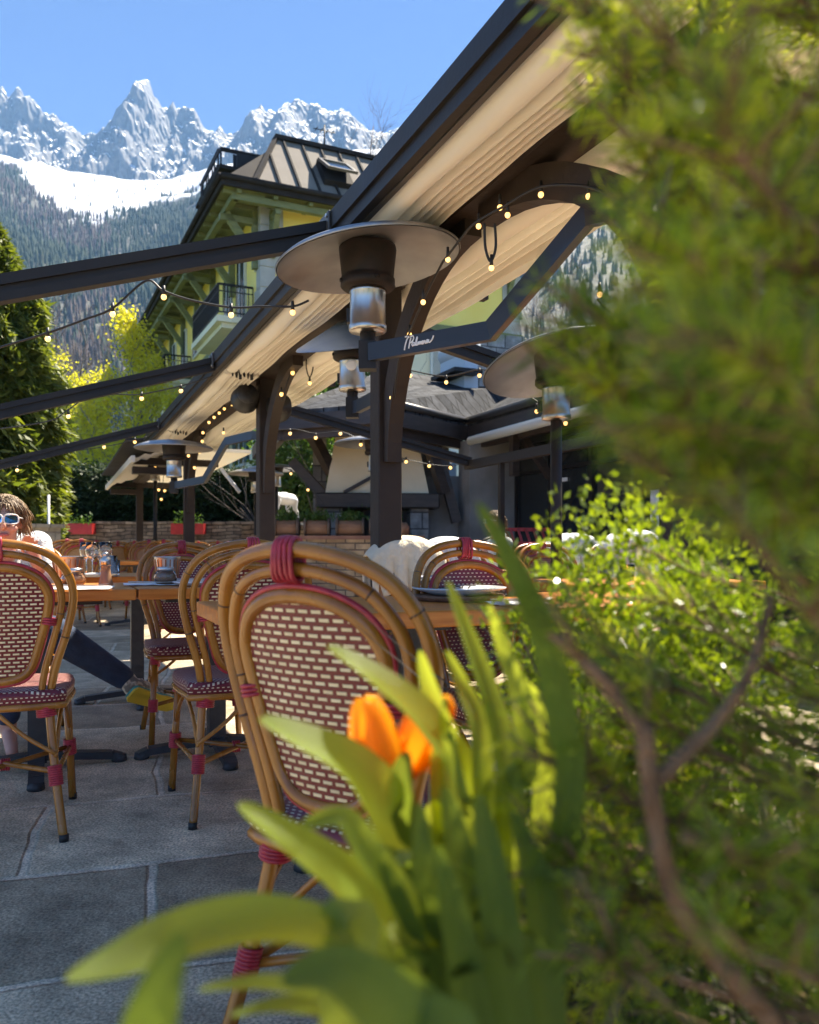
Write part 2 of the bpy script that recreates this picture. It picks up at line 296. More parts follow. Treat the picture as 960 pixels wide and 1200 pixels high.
def rock_mat():
    m = bpy.data.materials.new('rock_and_snow'); m.use_nodes = True; n, l = nodes_of(m); b = n["Principled BSDF"]; b.inputs["Roughness"].default_value = .85
    tc = n.new("ShaderNodeTexCoord"); ge = n.new("ShaderNodeNewGeometry"); sp = n.new("ShaderNodeSeparateXYZ")
    n1 = n.new("ShaderNodeTexNoise"); n1.inputs["Scale"].default_value = .030; n1.inputs["Detail"].default_value = 14; n1.inputs["Roughness"].default_value = .74; n1.noise_type = 'RIDGED_MULTIFRACTAL'
    mpn = n.new("ShaderNodeMapping"); mpn.inputs[3].default_value = (1, 1, .36); mpn.inputs[2].default_value = (0, R(14), 0); l.new(tc.outputs["Object"], mpn.inputs[0]); l.new(mpn.outputs[0], n1.inputs[0])
    bp = n.new("ShaderNodeBump"); bp.inputs["Strength"].default_value = 1; bp.inputs["Distance"].default_value = 42; l.new(n1.outputs[0], bp.inputs["Height"]); l.new(bp.outputs[0], b.inputs["Normal"])
    l.new(bp.outputs[0], sp.inputs[0])
    n2 = n.new("ShaderNodeTexNoise"); n2.inputs["Scale"].default_value = .045; n2.inputs["Detail"].default_value = 13; n2.inputs["Roughness"].default_value = .7; l.new(tc.outputs["Object"], n2.inputs[0])
    ad = n.new("ShaderNodeMath"); ad.operation = 'MULTIPLY_ADD'; ad.inputs[1].default_value = 1.1; l.new(n2.outputs[0], ad.inputs[0]); l.new(sp.outputs[2], ad.inputs[2])
    rp = n.new("ShaderNodeValToRGB"); e = rp.color_ramp.elements; e[0].position = .955; e[1].position = .995
    e[0].color = (0, 0, 0, 1); e[1].color = (1, 1, 1, 1)
    mrr = n.new("ShaderNodeMapRange"); mrr.inputs[1].default_value = 0; mrr.inputs[2].default_value = 1.39; l.new(ad.outputs[0], mrr.inputs[0]); l.new(mrr.outputs[0], rp.inputs[0])
    rk = n.new("ShaderNodeValToRGB"); rk.color_ramp.elements[0].color = (.05, .056, .068, 1); rk.color_ramp.elements[1].color = (.19, .185, .185, 1); rk.color_ramp.elements[0].position = .3; rk.color_ramp.elements[1].position = .7; l.new(n2.outputs[0], rk.inputs[0])
    mx = n.new("ShaderNodeMixRGB"); mx.inputs[2].default_value = (.86, .88, .9, 1); l.new(rp.outputs[0], mx.inputs[0]); l.new(rk.outputs[0], mx.inputs[1]); l.new(mx.outputs[0], b.inputs["Base Color"])
    return m
def terrain_rock():
    px = np.concatenate([np.arange(-900, -60, 6), np.arange(-60, 500, 1.0), np.arange(500, 1900, 6)]).astype(float); NX = len(px); NS = 90
    base = np.interp(px, sx, sy); fine = np.arange(-1000, 2001, 1.0); ff = np.interp(fine, sx, sy)
    V = np.zeros((NS, NX, 3))
    for i in range(NS):
        s = i / (NS - 1); sig = (1 - s) ** 1.1 * 55
        if sig > .5:
            k = np.arange(-int(3 * sig), int(3 * sig) + 1); kk = np.exp(-.5 * (k / sig) ** 2); kk /= kk.sum(); ys = np.interp(px, fine, np.convolve(np.pad(ff, len(k) // 2, 'edge'), kk, 'valid'))
        else: ys = base
        Y = 3050 + 750 * s; zt = (HOR - ys) / F * 3800; zb = (HOR - 262) / F * 3050
        z = zb + (zt - zb) * s ** .92
        Yp = np.full(NX, Y); 
        for j in range(NX):
            X = (px[j] - 480) / F * Y
            q = Vector((X * .0022 + s * .4, 3.3, z[j] * .0009))
            d = noise.ridged_multi_fractal(q, .9, 2.1, 7, 1.0, 2.0, noise_basis='PERLIN_ORIGINAL') - 1.0
            q2 = Vector((X * .009, 7.7, z[j] * .004)); d2 = noise.fractal(q2, .8, 2.1, 6)
            am = min(1, (1 - s) * 5 + .05) * min(1, s * 6 + .2)
            Yp[j] = Y - (d * 150 + d2 * 45) * am
            z[j] += d2 * 26 * am + (noise.fractal(Vector((X * .03, 1.1, 0)), .7, 2.2, 5) * 14 if s > .93 else 0)
        V[i, :, 0] = (px - 480) / F * Y; V[i, :, 1] = Yp; V[i, :, 2] = z
    back = V[-1:].copy(); back[:, :, 1] += 900; back[:, :, 2] -= 900; V = np.concatenate([V, back]); NS += 1
    idx = np.arange(NS * NX).reshape(NS, NX); Fq = np.stack([idx[:-1, :-1], idx[:-1, 1:], idx[1:, 1:], idx[1:, :-1]], -1).reshape(-1, 4)
    tag(npmesh('mountains', V.reshape(-1, 3), Fq, rock_mat(), smooth=False), kind='structure')
terrain_rock()
SNOWLINE = [(-900, 190), (-60, 190), (-10, 192), (15, 198), (28, 214), (45, 228), (70, 250), (90, 258), (112, 262), (140, 254), (170, 243), (200, 235), (250, 222), (320, 215), (500, 200), (2000, 210)]
def slope_pt(px, s):                      # the wooded shoulder below the peaks
    Y = 560 + (2550 - 560) * s; yc = np.interp(px, cx_, cy_)
    zc = (HOR - yc) / F * 2550
    z = zc * (.02 + .98 * s ** 1.0) 
    X = (px - 480) / F * Y
    nz = noise.fractal(Vector((X * .004, Y * .004, 2)), .9, 2, 5) * 34 * min(1, s * 3) * (1 if s < .97 else .4) + 46 * math.sin(Y * .004 + X * .002) * s * (1 - s)
    return X, Y, z + nz
def hill_mat():
    m = bpy.data.materials.new('snowy_hillside'); m.use_nodes = True; n, l = nodes_of(m); b = n["Principled BSDF"]; b.inputs["Roughness"].default_value = .8
    tc = n.new("ShaderNodeTexCoord"); n1 = n.new("ShaderNodeTexNoise"); n1.inputs["Scale"].default_value = .012; n1.inputs["Detail"].default_value = 9; n1.inputs["Roughness"].default_value = .65; l.new(tc.outputs["Object"], n1.inputs[0])
    at = n.new("ShaderNodeAttribute"); at.attribute_name = "snow"
    ad = n.new("ShaderNodeMath"); ad.operation = 'ADD'; l.new(n1.outputs[0], ad.inputs[0]); l.new(at.outputs["Fac"], ad.inputs[1])
    rp = n.new("ShaderNodeValToRGB"); e = rp.color_ramp.elements; e[0].position = .78; e[1].position = .92; e[0].color = (.060, .062, .050, 1); e[1].color = (.80, .82, .86, 1); l.new(ad.outputs[0], rp.inputs[0]); l.new(rp.outputs[0], b.inputs["Base Color"])
    bp = n.new("ShaderNodeBump"); bp.inputs["Strength"].default_value = .8; bp.inputs["Distance"].default_value = 22; l.new(n1.outputs[0], bp.inputs["Height"]); l.new(bp.outputs[0], b.inputs["Normal"])
    return m
def terrain_hill():
    px = np.concatenate([np.arange(-900, -40, 10), np.arange(-40, 320, 3), np.arange(320, 2000, 10)]).astype(float); NS = 110; NX = len(px); V = np.zeros((NS + 1, NX, 3)); snow = np.zeros((NS + 1, NX))
    for i in range(NS):
        for j in range(NX):
            V[i, j] = slope_pt(px[j], i / (NS - 1)); y = HOR - (V[i, j, 2] - CAMZ) / V[i, j, 1] * F
            snow[i, j] = np.clip((np.interp(px[j], *zip(*SNOWLINE)) - y) / 26 * .5 + .35, 0, .6)
    V[NS] = V[NS - 1]; V[NS, :, 1] += 500; V[NS, :, 2] -= 160; snow[NS] = .6; NS += 1
    idx = np.arange(NS * NX).reshape(NS, NX); Fq = np.stack([idx[:-1, :-1], idx[:-1, 1:], idx[1:, 1:], idx[1:, :-1]], -1).reshape(-1, 4)
    o = npmesh('hills', V.reshape(-1, 3), Fq, hill_mat(), smooth=True); a = o.data.attributes.new("snow", 'FLOAT', 'POINT'); a.data.foreach_set("value", snow.ravel().astype(np.float32)); tag(o, kind='structure')
terrain_hill()
def forest():
    rng = np.random.RandomState(3); tr = {0: [], 1: []}
    n = 0
    while n < 30000:
        s = rng.rand() ** .8; px = rng.uniform(-160, 560) if rng.rand() < .85 else rng.uniform(560, 1250)
        X, Y, z = slope_pt(px, s); y = HOR - (z - CAMZ) / Y * F; sn = np.interp(px, *zip(*SNOWLINE))
        edge = (y - sn) + 14 * noise.fractal(Vector((X * .01, Y * .01, 5)), .8, 2, 4); n += 1
        if edge < 0 and rng.rand() > max(.045, .2 * math.exp(edge / 12)): continue
        larch = (noise.noise(Vector((X * .004, Y * .003, 9))) + (.55 if (px < 130 and y < sn + 40 + .2 * (100 - px)) else -.15) > .18) and rng.rand() < .75
        h = rng.uniform(13, 27) * (1.0 if edge > 0 else .6); tr[1 if larch else 0].append((X, Y, z - 1.5, h, rng.uniform(.13, .2) * (.75 if larch else 1), rng.rand() * 6))
    for kind, name, mt in ((0, 'conifer_forest', leafmat('forest_green', (.012, .030, .016), (.050, .075, .034), trans=.0, rough=.9)), (1, 'larch_forest', leafmat('larch_brown', (.075, .055, .05), (.14, .10, .085), trans=.0, rough=.9))):
        T = np.array(tr[kind]); K = 5; n = len(T); lev = [(0.05, 1.0), (.45, .62), (.40, .95), (1.0, 0.0)] if False else [(0, .9), (.5, .42), (.48, .7), (1, 0.02)]
        vs = []
        for (hz, rr) in lev:
            for k in range(K):
                a = T[:, 5] + 2 * math.pi * k / K
                jig = 1 + .35 * (rng.rand(n) - .5)
                vs.append(np.stack([T[:, 0] + np.cos(a) * T[:, 3] * T[:, 4] * rr * jig, T[:, 1] + np.sin(a) * T[:, 3] * T[:, 4] * rr * jig, T[:, 2] + T[:, 3] * hz], -1))
        V = np.stack(vs, 1); nv = V.shape[1]; base = (np.arange(n) * nv)[:, None, None]; q = []
        for a in (0, 2):
            for k in range(K): q.append([a * K + k, a * K + (k + 1) % K, (a + 1) * K + (k + 1) % K, (a + 1) * K + k])
        Fq = (base + np.array(q)[None]).reshape(-1, 4); tag(npmesh(name, V.reshape(-1, 3), Fq, mt), kind='stuff')
forest()
# ================================================================ leaves and trees
def leaf_quads(C, A, L, Wd, rng, droop=0.0, roll=1.0):
    """one leaf quad (a rhombus) per centre C: axis A, length L, width Wd"""
    n = len(C); A = A / (np.linalg.norm(A, axis=1, keepdims=True) + 1e-9)
    r = rng.normal(size=(n, 3)) * roll + np.array([0, 0, 1.0 - roll * .5]); S = np.cross(A, r); S /= (np.linalg.norm(S, axis=1, keepdims=True) + 1e-9)
    L = np.asarray(L).reshape(-1, 1) * np.ones((n, 1)); Wd = np.asarray(Wd).reshape(-1, 1) * np.ones((n, 1))
    N = np.cross(S, A)
    V = np.stack([C - A * L / 2, C + S * Wd / 2 - N * L * .08, C + A * L / 2, C - S * Wd / 2 - N * L * .08], 1)
    return V.reshape(-1, 3), np.arange(4 * n).reshape(n, 4)
def branching(mb, p, d, r, L, depth, rng, spread=.55, up=.12, tips=None, n=6, minr=.004, kids=(2, 4)):
    pts = [p]; q = Vector(p); dd = Vector(d).normalized(); seg = 4
    for i in range(seg):
        dd = (dd + Vector((rng.normal() * .10, rng.normal() * .10, up * .3 + rng.normal() * .05))).normalized(); q = q + dd * L / seg; pts.append(q.copy())
    rad = [r * (1 - .55 * i / seg) for i in range(seg + 1)]
    mb.tube(pts, rad, n, cap=False)
    if tips is not None and depth <= 1: tips += [tuple(x) for x in pts[1:]]
    if depth <= 0: return
    for i in range(rng.randint(kids[0], kids[1] + 1)):
        k = rng.randint(1, seg + 1); a = dd.orthogonal().normalized(); a.rotate(Quaternion(dd, rng.rand() * 6.28))
        nd = (dd + a * spread * (0.7 + rng.rand() * .7) + Vector((0, 0, up))).normalized()
        branching(mb, pts[k], nd, max(minr, rad[k] * .6), L * rng.uniform(.55, .8), depth - 1, rng, spread, up, tips, max(3, n - 1), minr, kids)
M['bark'] = mat('grey_brown_bark', (.055, .042, .034), (.12, .10, .085), .9, scale=9, bump=.6, stretch=(1, 1, .25))
M['birch'] = mat('pale_bark', (.16, .15, .13), (.30, .28, .25), .8, scale=6, bump=.3)
M['barebark'] = mat('bare_grey_twigs', (.12, .10, .095), (.19, .165, .15), .9, scale=6)
M['springleaf'] = leafmat('spring_leaf', (.36, .35, .035), (.56, .50, .09), trans=.45, rough=.5, scale=.4)
M['greenleaf'] = leafmat('garden_leaf', (.03, .07, .015), (.09, .15, .035), trans=.35, scale=.6)
def spring_tree(px, Y, ytop, label, seed, leafy=True, group=None, nleaf=2740, wide=.16, leaf=.13, trunk=None):
    rng = np.random.RandomState(seed); b = W(px, 640, Y); b.z = 0; H = CAMZ + (HOR - ytop) / F * Y
    root = empty('deciduous_tree' if leafy else 'bare_tree', b, 0, label, 'tree', group)
    tk = MB(); tips = []; pts = [Vector((0, 0, 0))]; 
    for i in range(1, 9): pts.append(Vector((rng.normal() * .1 * i ** .5, rng.normal() * .1 * i ** .5, H * i / 8)))
    tk.tube(pts, [max(.018, .011 * H * (1 - .93 * i / 8)) for i in range(9)], 7)
    nb = 26 if leafy else 34
    for i in range(nb):
        f = .18 + .8 * (i / nb); k = min(7, int(f * 8)); p = pts[k].lerp(pts[k + 1], f * 8 - k); a = rng.rand() * 6.28
        d = Vector((math.cos(a), math.sin(a), 1.0 + rng.rand() * .6)); L = H * wide * (1.1 - f * .75) * rng.uniform(.7, 1.3)
        branching(tk, p, d, .0045 * H * (1.1 - f), L, 2, rng, .6, .15, tips, 4, .010 if leafy else .007, (2, 3) if leafy else (3, 4))
    tk.build('trunk', M['birch'] if leafy else M['barebark'], root)
    if leafy:
        T = np.array(tips); C = T[rng.randint(0, len(T), nleaf)] + rng.normal(size=(nleaf, 3)) * np.array([.30, .30, .35]) * H / 14
        V, Fq = leaf_quads(C, rng.normal(size=(nleaf, 3)), rng.uniform(.7, 1.3, nleaf) * leaf, rng.uniform(.6, 1.0, nleaf) * leaf, rng); npmesh('crown', V, Fq, M['springleaf'], root)
    return root
TG = 'young spring trees behind the dark hedge'
spring_tree(152, 33, 372, 'tallest yellow-green spring tree, narrow crown touching the hotel eave', 1, group=TG, nleaf=5480, wide=.15, leaf=.13)
spring_tree(176, 37, 430, 'yellow-green spring tree partly behind the far end of the hotel', 2, group=TG, nleaf=3689)
spring_tree(128, 36, 442, 'low yellow-green tree to the left of the tallest spring tree', 3, group=TG, nleaf=3794, wide=.2)
spring_tree(92, 34, 452, 'pale green tree rising behind the edge of the big thuja', 4, group=TG, nleaf=2529, wide=.2)
spring_tree(112, 29, 478, 'thin-stemmed spring tree with sparse leaves just above the hedge', 5, group=TG, nleaf=1897, wide=.22, leaf=.14)
spring_tree(200, 31, 470, 'yellow-green tree filling the gap under the hotel balconies', 6, group=TG, nleaf=2740, wide=.2)
spring_tree(66, 40, 430, 'pale spring tree close behind the thuja top', 12, group=TG, nleaf=2108, wide=.2)
BG_ = 'bare trees below the forest slope'
spring_tree(98, 42, 366, 'bare grey tree between the thuja and the tallest spring tree', 7, False, BG_)
spring_tree(70, 44, 330, 'tall bare tree showing over the thuja shoulder', 8, False, BG_)
spring_tree(122, 46, 385, 'bare twiggy tree just left of the tallest spring tree', 9, False, BG_)
spring_tree(436, 44, 146, 'bare tree with frosty twigs showing above the metal hotel roof', 10, False, wide=.24)
spring_tree(668, 24, 335, 'bare dark-branched tree behind the raised heater arm', 11, False, wide=.26)
spring_tree(640, 26, 350, 'bare tree beside the right corner of the hotel', 14, False, wide=.26)
# big thuja columns at the left
M['thuja'] = leafmat('thuja_sprays', (.040, .070, .014), (.18, .20, .04), trans=.35, rough=.55, scale=1.2)
def thuja(px, Y, ytop, rad, label, seed, n=15000):
    rng = np.random.RandomState(seed); b = W(px, 640, Y); b.z = 0; H = CAMZ + (HOR - ytop) / F * Y
    root = empty('thuja_tree', b, 0, label, 'tree', 'tall thujas at the left edge')
    t = MB(); t.tube([(0, 0, 0), (0, 0, H * .92)], [.14, .02], 8); t.build('trunk', M['bark'], root)
    f = rng.rand(n) ** 1.0; a = rng.rand(n) * 6.283; prof = np.interp(f, [0, .1, .5, .8, .93, 1], [.86, 1, .92, .62, .3, .03]) * rad
    lump = np.array([noise.fractal(Vector((math.cos(x) * 1.6, math.sin(x) * 1.6, y * H * .9 + seed)), .8, 2, 4) for x, y in zip(a, f)])
    r = prof * (1 + .55 * lump) * (1 - .34 * rng.rand(n) ** 2)
    C = np.stack([r * np.cos(a), r * np.sin(a), f * H], -1)
    A = np.stack([np.cos(a), np.sin(a), -.55 + rng.normal(size=n) * .5], -1) + rng.normal(size=(n, 3)) * .35
    Vs, Fs = leaf_quads(C, A, rng.uniform(.14, .38, n), rng.uniform(.03, .10, n), rng, roll=.7)
    npmesh('crown', Vs, Fs, M['thuja'], root)
thuja(-6, 13.2, 266, .92, 'tall dark thuja with feathery sprays at the left edge', 21, 30000)
thuja(36, 14.2, 385, .36, 'shorter sunlit thuja leaning out beside the tall one', 22, 14000)
thuja(-62, 12.8, 250, 1.1, 'thuja standing further left beyond the tall one', 23, 9000)
# clipped hedge
M['hedge'] = leafmat('hedge_green', (.012, .028, .008), (.040, .070, .018), trans=.15, rough=.6, scale=.8)
def hedge():
    rng = np.random.RandomState(5); x0, x1 = -11.0, -.6; Y = 20.3; n = 46000
    root = empty('clipped_hedge', (0, 0, 0), 0, 'dark clipped evergreen hedge along the back stone wall', 'hedge')
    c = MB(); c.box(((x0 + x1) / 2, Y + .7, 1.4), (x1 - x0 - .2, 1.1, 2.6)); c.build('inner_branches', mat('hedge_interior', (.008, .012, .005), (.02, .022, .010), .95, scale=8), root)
    X = rng.uniform(x0, x1, n); top = rng.rand(n) < .22; z = np.where(top, 2.78, rng.uniform(.3, 2.85, n)); y = np.where(top, rng.uniform(Y, Y + 1.4, n), Y)
    d = np.array([noise.fractal(Vector((a * 1.3, c * 1.8, b)), .8, 2, 4) for a, b, c in zip(X, y, z)])
    y = y - np.where(top, 0, .20 * d + .06 * rng.normal(size=n)); z = z + np.where(top, .2 * d + .08 * rng.normal(size=n), 0)
    A = np.stack([rng.normal(size=n), np.where(top, rng.normal(size=n), -1.0), -.4 + rng.normal(size=n) * .6], -1)
    V, Fs = leaf_quads(np.stack([X, y, z], -1), A, rng.uniform(.09, .2, n), rng.uniform(.03, .06, n), rng, roll=.8); npmesh('foliage', V, Fs, M['hedge'], root)
hedge()
def shrub(name, c, rad, n, leaf, label, cat, mt, seed, group=None):
    rng = np.random.RandomState(seed); root = empty(name, (c[0], c[1], 0), 0, label, cat, group)
    t = MB(); 
    for k in range(5): branching(t, Vector((rng.normal() * .1, rng.normal() * .1, 0)), Vector((rng.normal() * .4, rng.normal() * .4, 1)), .04, c[2] * .8, 2, rng)
    t.build('stems', M['bark'], root)
    d = rng.normal(size=(n, 3)); d /= np.linalg.norm(d, axis=1, keepdims=True); lump = np.array([noise.fractal(Vector(tuple(x * 2.2 + seed)), .8, 2, 4) for x in d])
    C = d * np.array(rad) * (1 + .35 * lump[:, None]) * (rng.rand(n, 1) ** .35) + np.array([0, 0, c[2]])
    V, Fs = leaf_quads(C, d + rng.normal(size=(n, 3)) * .7, rng.uniform(.7, 1.3, n) * leaf, rng.uniform(.5, .8, n) * leaf, rng); npmesh('foliage', V, Fs, mt, root)
    return root
shrub('leafy_bush', tuple(W(362, 535, 19.5)), (1.3, 1.1, 1.5), 7000, .13, 'loose green bush behind the fireplace canopy', 'bush', M['greenleaf'], 31)
shrub('leafy_bush', tuple(W(390, 470, 26)), (1.6, 1.4, 1.8), 5000, .16, 'green bush showing over the slate roof', 'bush', M['greenleaf'], 32)
# stone walls
M['stone'] = brickmat('dry_stone', (.10, .075, .055), (.24, .19, .14), (.035, .03, .025), .34, .085, .010, rough=.9, bump=1, plane='XZ', distort=.16, noise_amt=.6)
M['palestone'] = brickmat('pale_rubble_stone', (.42, .36, .24), (.58, .51, .36), (.30, .26, .19), .28, .12, .012, rough=.9, bump=1, plane='BOTH', distort=.15, noise_amt=.3)
b = MB(); b.box((-4.6, 19.55, .74), (11.2, .5, 1.48)); b.box((-4.6, 19.55, 1.505), (11.3, .58, .06), mi=0); tag(b.build('stone_retaining_wall', M['stone']), 'long dark dry-stone wall under the hedge', 'wall')
b = MB(); b.box((-5.92, 11.75, .60), (.6, 2.4, 1.2), R(52)); b.box((-5.92, 11.75, 1.225), (.68, 2.48, .05), R(52)); tag(b.build('low_stone_wall', M['palestone']), 'sunlit pale low stone wall beside the thuja', 'wall')
b = MB(); b.tube([W(57, 640, 12.6) * 1 + Vector((0, 0, -.95)), W(57, 580, 12.6)], .02, 6); tag(b.build('thin_post', M['whitepaint']), 'thin pale post against the hedge beside the thuja', 'post')
# red window boxes on the wall
M['redpaint'] = mat('red_painted_wood', (.30, .012, .012), (.42, .025, .022), .45, scale=6, bump=.2)
M['herb'] = leafmat('herb_leaf', (.03, .07, .015), (.09, .16, .04), trans=.3, scale=3)
def flower_box(px0, px1, Y, label, seed):
    a, c = W(px0, 626, Y), W(px1, 626, Y); root = empty('red_planter_box', ((a.x + c.x) / 2, Y, a.z), 0, label, 'planter', 'red planter boxes along the stone wall'); L = c.x - a.x; h = 12.5 / F * Y
    m = MB(); m.box((0, -.11, h / 2), (L, .02, h)); m.box((0, .11, h / 2), (L, .02, h)); m.box((-L / 2 + .012, 0, h / 2), (.02, .2, h)); m.box((L / 2 - .012, 0, h / 2), (.02, .2, h)); m.box((0, 0, .03), (L - .05, .2, .03)); m.build('box', M['redpaint'], root)
    rng = np.random.RandomState(seed); n = 260; C = np.stack([rng.uniform(-L / 2, L / 2, n) * .9, rng.normal(size=n) * .06, h + rng.rand(n) ** 2 * .22 * (.5 + np.sin(rng.rand(n) * 6))], -1); C[:, 2] = np.maximum(C[:, 2], h - .03)
    V, Fs = leaf_quads(C, rng.normal(size=(n, 3)) + np.array([0, 0, 1]), .09, .035, rng); npmesh('plants', V, Fs, M['herb'], root)
    m = MB(); m.box((0, 0, h - .05), (L - .06, .19, .04)); m.build('soil', M['black'], root)
flower_box(66, 110, 19.15, 'red planter box on the wall nearer the thuja', 1)
flower_box(202, 240, 19.15, 'red planter box on the wall behind the slim far post', 2)
# ================================================================ hotel
M['ywall'] = mat('yellow_green_render', (.92, .68, .15), (.95, .76, .22), .85, scale=.6, bump=.15, bscale=12)
M['cwall'] = mat('cream_render', (.76, .70, .50), (.84, .78, .58), .85, scale=.6, bump=.15, bscale=12)
M['bwall'] = mat('pale_blue_render', (.50, .56, .60), (.58, .63, .66), .85, scale=.6)
M['gtimber'] = mat('green_painted_timber', (.15, .165, .065), (.21, .225, .09), .6, scale=3, stretch=(1, 1, 4))
M['quoin'] = mat('grey_quoin_stone', (.38, .37, .33), (.47, .45, .40), .85, scale=2, bump=.4)
M['roofdark'] = mat('dark_roof_edge', (.025, .022, .021), (.04, .035, .033), .8, spec=.12, scale=2)
M['zinc'] = mat('standing_seam_zinc', (.19, .165, .14), (.25, .22, .185), .8, spec=.12, scale=1.3, bump=.15, bscale=3)
M['wglass'] = mat('window_glass', (.02, .03, .035), (.05, .06, .07), .06, scale=.6, spec=.8)
M['teal'] = mat('teal_shutter', (.02, .06, .065), (.03, .085, .09), .5, scale=4)
M['wframe'] = mat('white_window_frame', (.62, .62, .56), (.7, .7, .64), .5, scale=4)
RB = R(25.4); W0 = Vector((-4.75, 26.2, 0))
H_ = empty('hotel_building', W0, RB, 'yellow-green alpine hotel with deep green eaves and a metal roof', 'hotel')
EZ = 11.9; L_, D_ = 9.75, 23.6
m = MB(); m.box((L_ / 2, D_ / 2, 4.25), (L_, D_, 8.5)); m.build('lower_wall', M['cwall'], H_)
m = MB(); m.box((L_ / 2, D_ / 2, 10.25), (L_ - .01, D_ - .01, 3.5)); m.build('upper_wall', M['ywall'], H_)
m = MB(); m.box((L_ / 2, -.06, 8.62), (L_ + .2, .14, .26)); m.box((-.06, D_ / 2, 8.62), (.14, D_, .2)); m.build('ledge', M['gtimber'], H_)
m = MB()
for k in range(18):
    wq = .75 if k % 2 else .5
    m.box((wq / 2 - .03, wq / 2 - .03, .35 + k * .66), (wq, wq, .64))
m.build('quoins', M['quoin'], H_); m = MB()
for k in range(18):
    wq = .75 if k % 2 else .5
    m.box((L_ - wq / 2 + .03, .25, .35 + k * .66), (wq, .58, .64))
m.build('quoins', M['quoin'], H_)
# eaves: boarded soffit with rafters, fascia, gutter
m = MB(); ov, ovn = 1.4, .9
m.box((L_ / 2, D_ / 2, EZ + .06), (L_ + 2 * ov, D_ + 2 * ovn, .10)); m.build('soffit', M['gtimber'], H_)
m = MB()
m.box((-ov - .03, D_ / 2, EZ + .14), (.10, D_ + 2 * ovn + .16, .34)); m.box((L_ + ov + .03, D_ / 2, EZ + .14), (.10, D_ + 2 * ovn + .16, .34)); m.box((L_ / 2, -ovn - .03, EZ + .14), (L_ + 2 * ov - .05, .10, .34)); m.box((L_ / 2, D_ + ovn + .03, EZ + .14), (L_ + 2 * ov - .05, .1, .34))
m.tube([(-ov - .14, -ovn - .1, EZ + .22), (-ov - .14, D_ + ovn, EZ + .22)], .09, 8); m.tube([(-ov - .1, -ovn - .14, EZ + .22), (L_ + ov, -ovn - .14, EZ + .22)], .09, 8)
m.build('fascia', M['roofdark'], H_)
m = MB()
for k in range(26): m.box((-ov / 2, -.6 + k * .97, EZ - .06), (ov - .1, .14, .14))
for k in range(11): m.box((-.9 + k * 1.15, -.45, EZ - .06), (.14, .8, .14))
m.box((-1.0, D_ / 2, EZ - .2), (.2, D_ + 1.4, .2)); m.box((L_ / 2, -.62, EZ - .2), (L_ + 2, .2, .2))
m.build('rafters', M['gtimber'], H_)
for k in range(8):
    y = .35 + k * 3.25; m = MB()
    m.bar((-.03, y, EZ - 1.7), (-1.05, y, EZ - .36), .2, .22); m.bar((-.04, y, EZ - .50), (-1.25, y, EZ - .50), .2, .2); m.bar((-.1, y, EZ - 2.0), (-.1, y, EZ - .1), .2, .2); m.build('eave_bracket', M['gtimber'], H_)
for x in (.35, 3.4, 6.4, 9.3):
    m = MB(); m.bar((x, -.05, EZ - 1.5), (x, -.68, EZ - .34), .18, .2); m.bar((x, -.07, EZ - 1.7), (x, -.07, EZ - .2), .18, .2); m.bar((x, 0, EZ - .45), (x, -.75, EZ - .45), .18, .16); m.build('eave_bracket', M['gtimber'], H_)
# near roof slope with seams
A0, B0 = Vector((-.35, -.92, EZ + .30)), Vector((L_ + 1.1, -.92, EZ + .30)); A1, B1 = Vector((.85, 1.05, EZ + 2.72)), Vector((L_ + .4, 1.05, EZ + 2.72))
nrm = (B0 - A0).cross(A1 - A0).normalized()
m = MB(); m.add([A0, B0, B1, A1, A0 - nrm * .1, B0 - nrm * .1, B1 - nrm * .1, A1 - nrm * .1], [(0, 1, 2, 3), (7, 6, 5, 4), (0, 4, 5, 1), (3, 2, 6, 7)]); m.build('metal_roof', M['zinc'], H_)
m = MB()
for k in range(18):
    x = k * .66; a = A0 + Vector((.05 + x, 0, 0)); f = 1.0; bt = Vector((a.x, A1.y, A1.z)) 
    if a.x > .85: m.bar(a + nrm * .03, bt + nrm * .03, .06, .09, up=nrm)
    else:
        s = (a.x - A0.x) / 1.2; m.bar(a + nrm * .03, Vector((a.x, A0.y + 1.97 * s, A0.z + 2.42 * s)) + nrm * .03, .06, .09, up=nrm) if s > .15 else None
m.bar(A1 + Vector((-.1, 0, .05)), B1 + Vector((.1, 0, .05)), .26, .14); m.bar(A0 + Vector((-.06, 0, 0)), A1 + Vector((-.06, 0, 0)), .14, .16); m.build('roof_seams', M['roofdark'], H_)
m = MB(); tl = Vector((1.1, D_ - 3, EZ + 3.0))
m.add([(-ov, -ovn, EZ + .2), (-ov, D_ + ovn, EZ + .2), (.95, D_, EZ + 2.62), (.95, 1.1, EZ + 2.62)], [(3, 2, 1, 0)]); m.add([(-ov, -ovn, EZ + .2), (A0.x, A0.y, A0.z - .1), (.95, 1.1, EZ + 2.62)], [(0, 1, 2)])
m.add([(.9, 1.1, EZ + 2.62), (L_ + .4, 1.1, EZ + 2.62), (L_ + .4, D_, EZ + 2.62), (.9, D_, EZ + 2.62)], [(0, 1, 2, 3)]); m.add([(L_ + ov, -ovn, EZ + .2), (L_ + ov, D_ + ovn, EZ + .2), (L_ + .4, D_, EZ + 2.62), (L_ + .4, 1.1, EZ + 2.62)], [(0, 1, 2, 3)]); m.build('side_roof', M['roofdark'], H_)
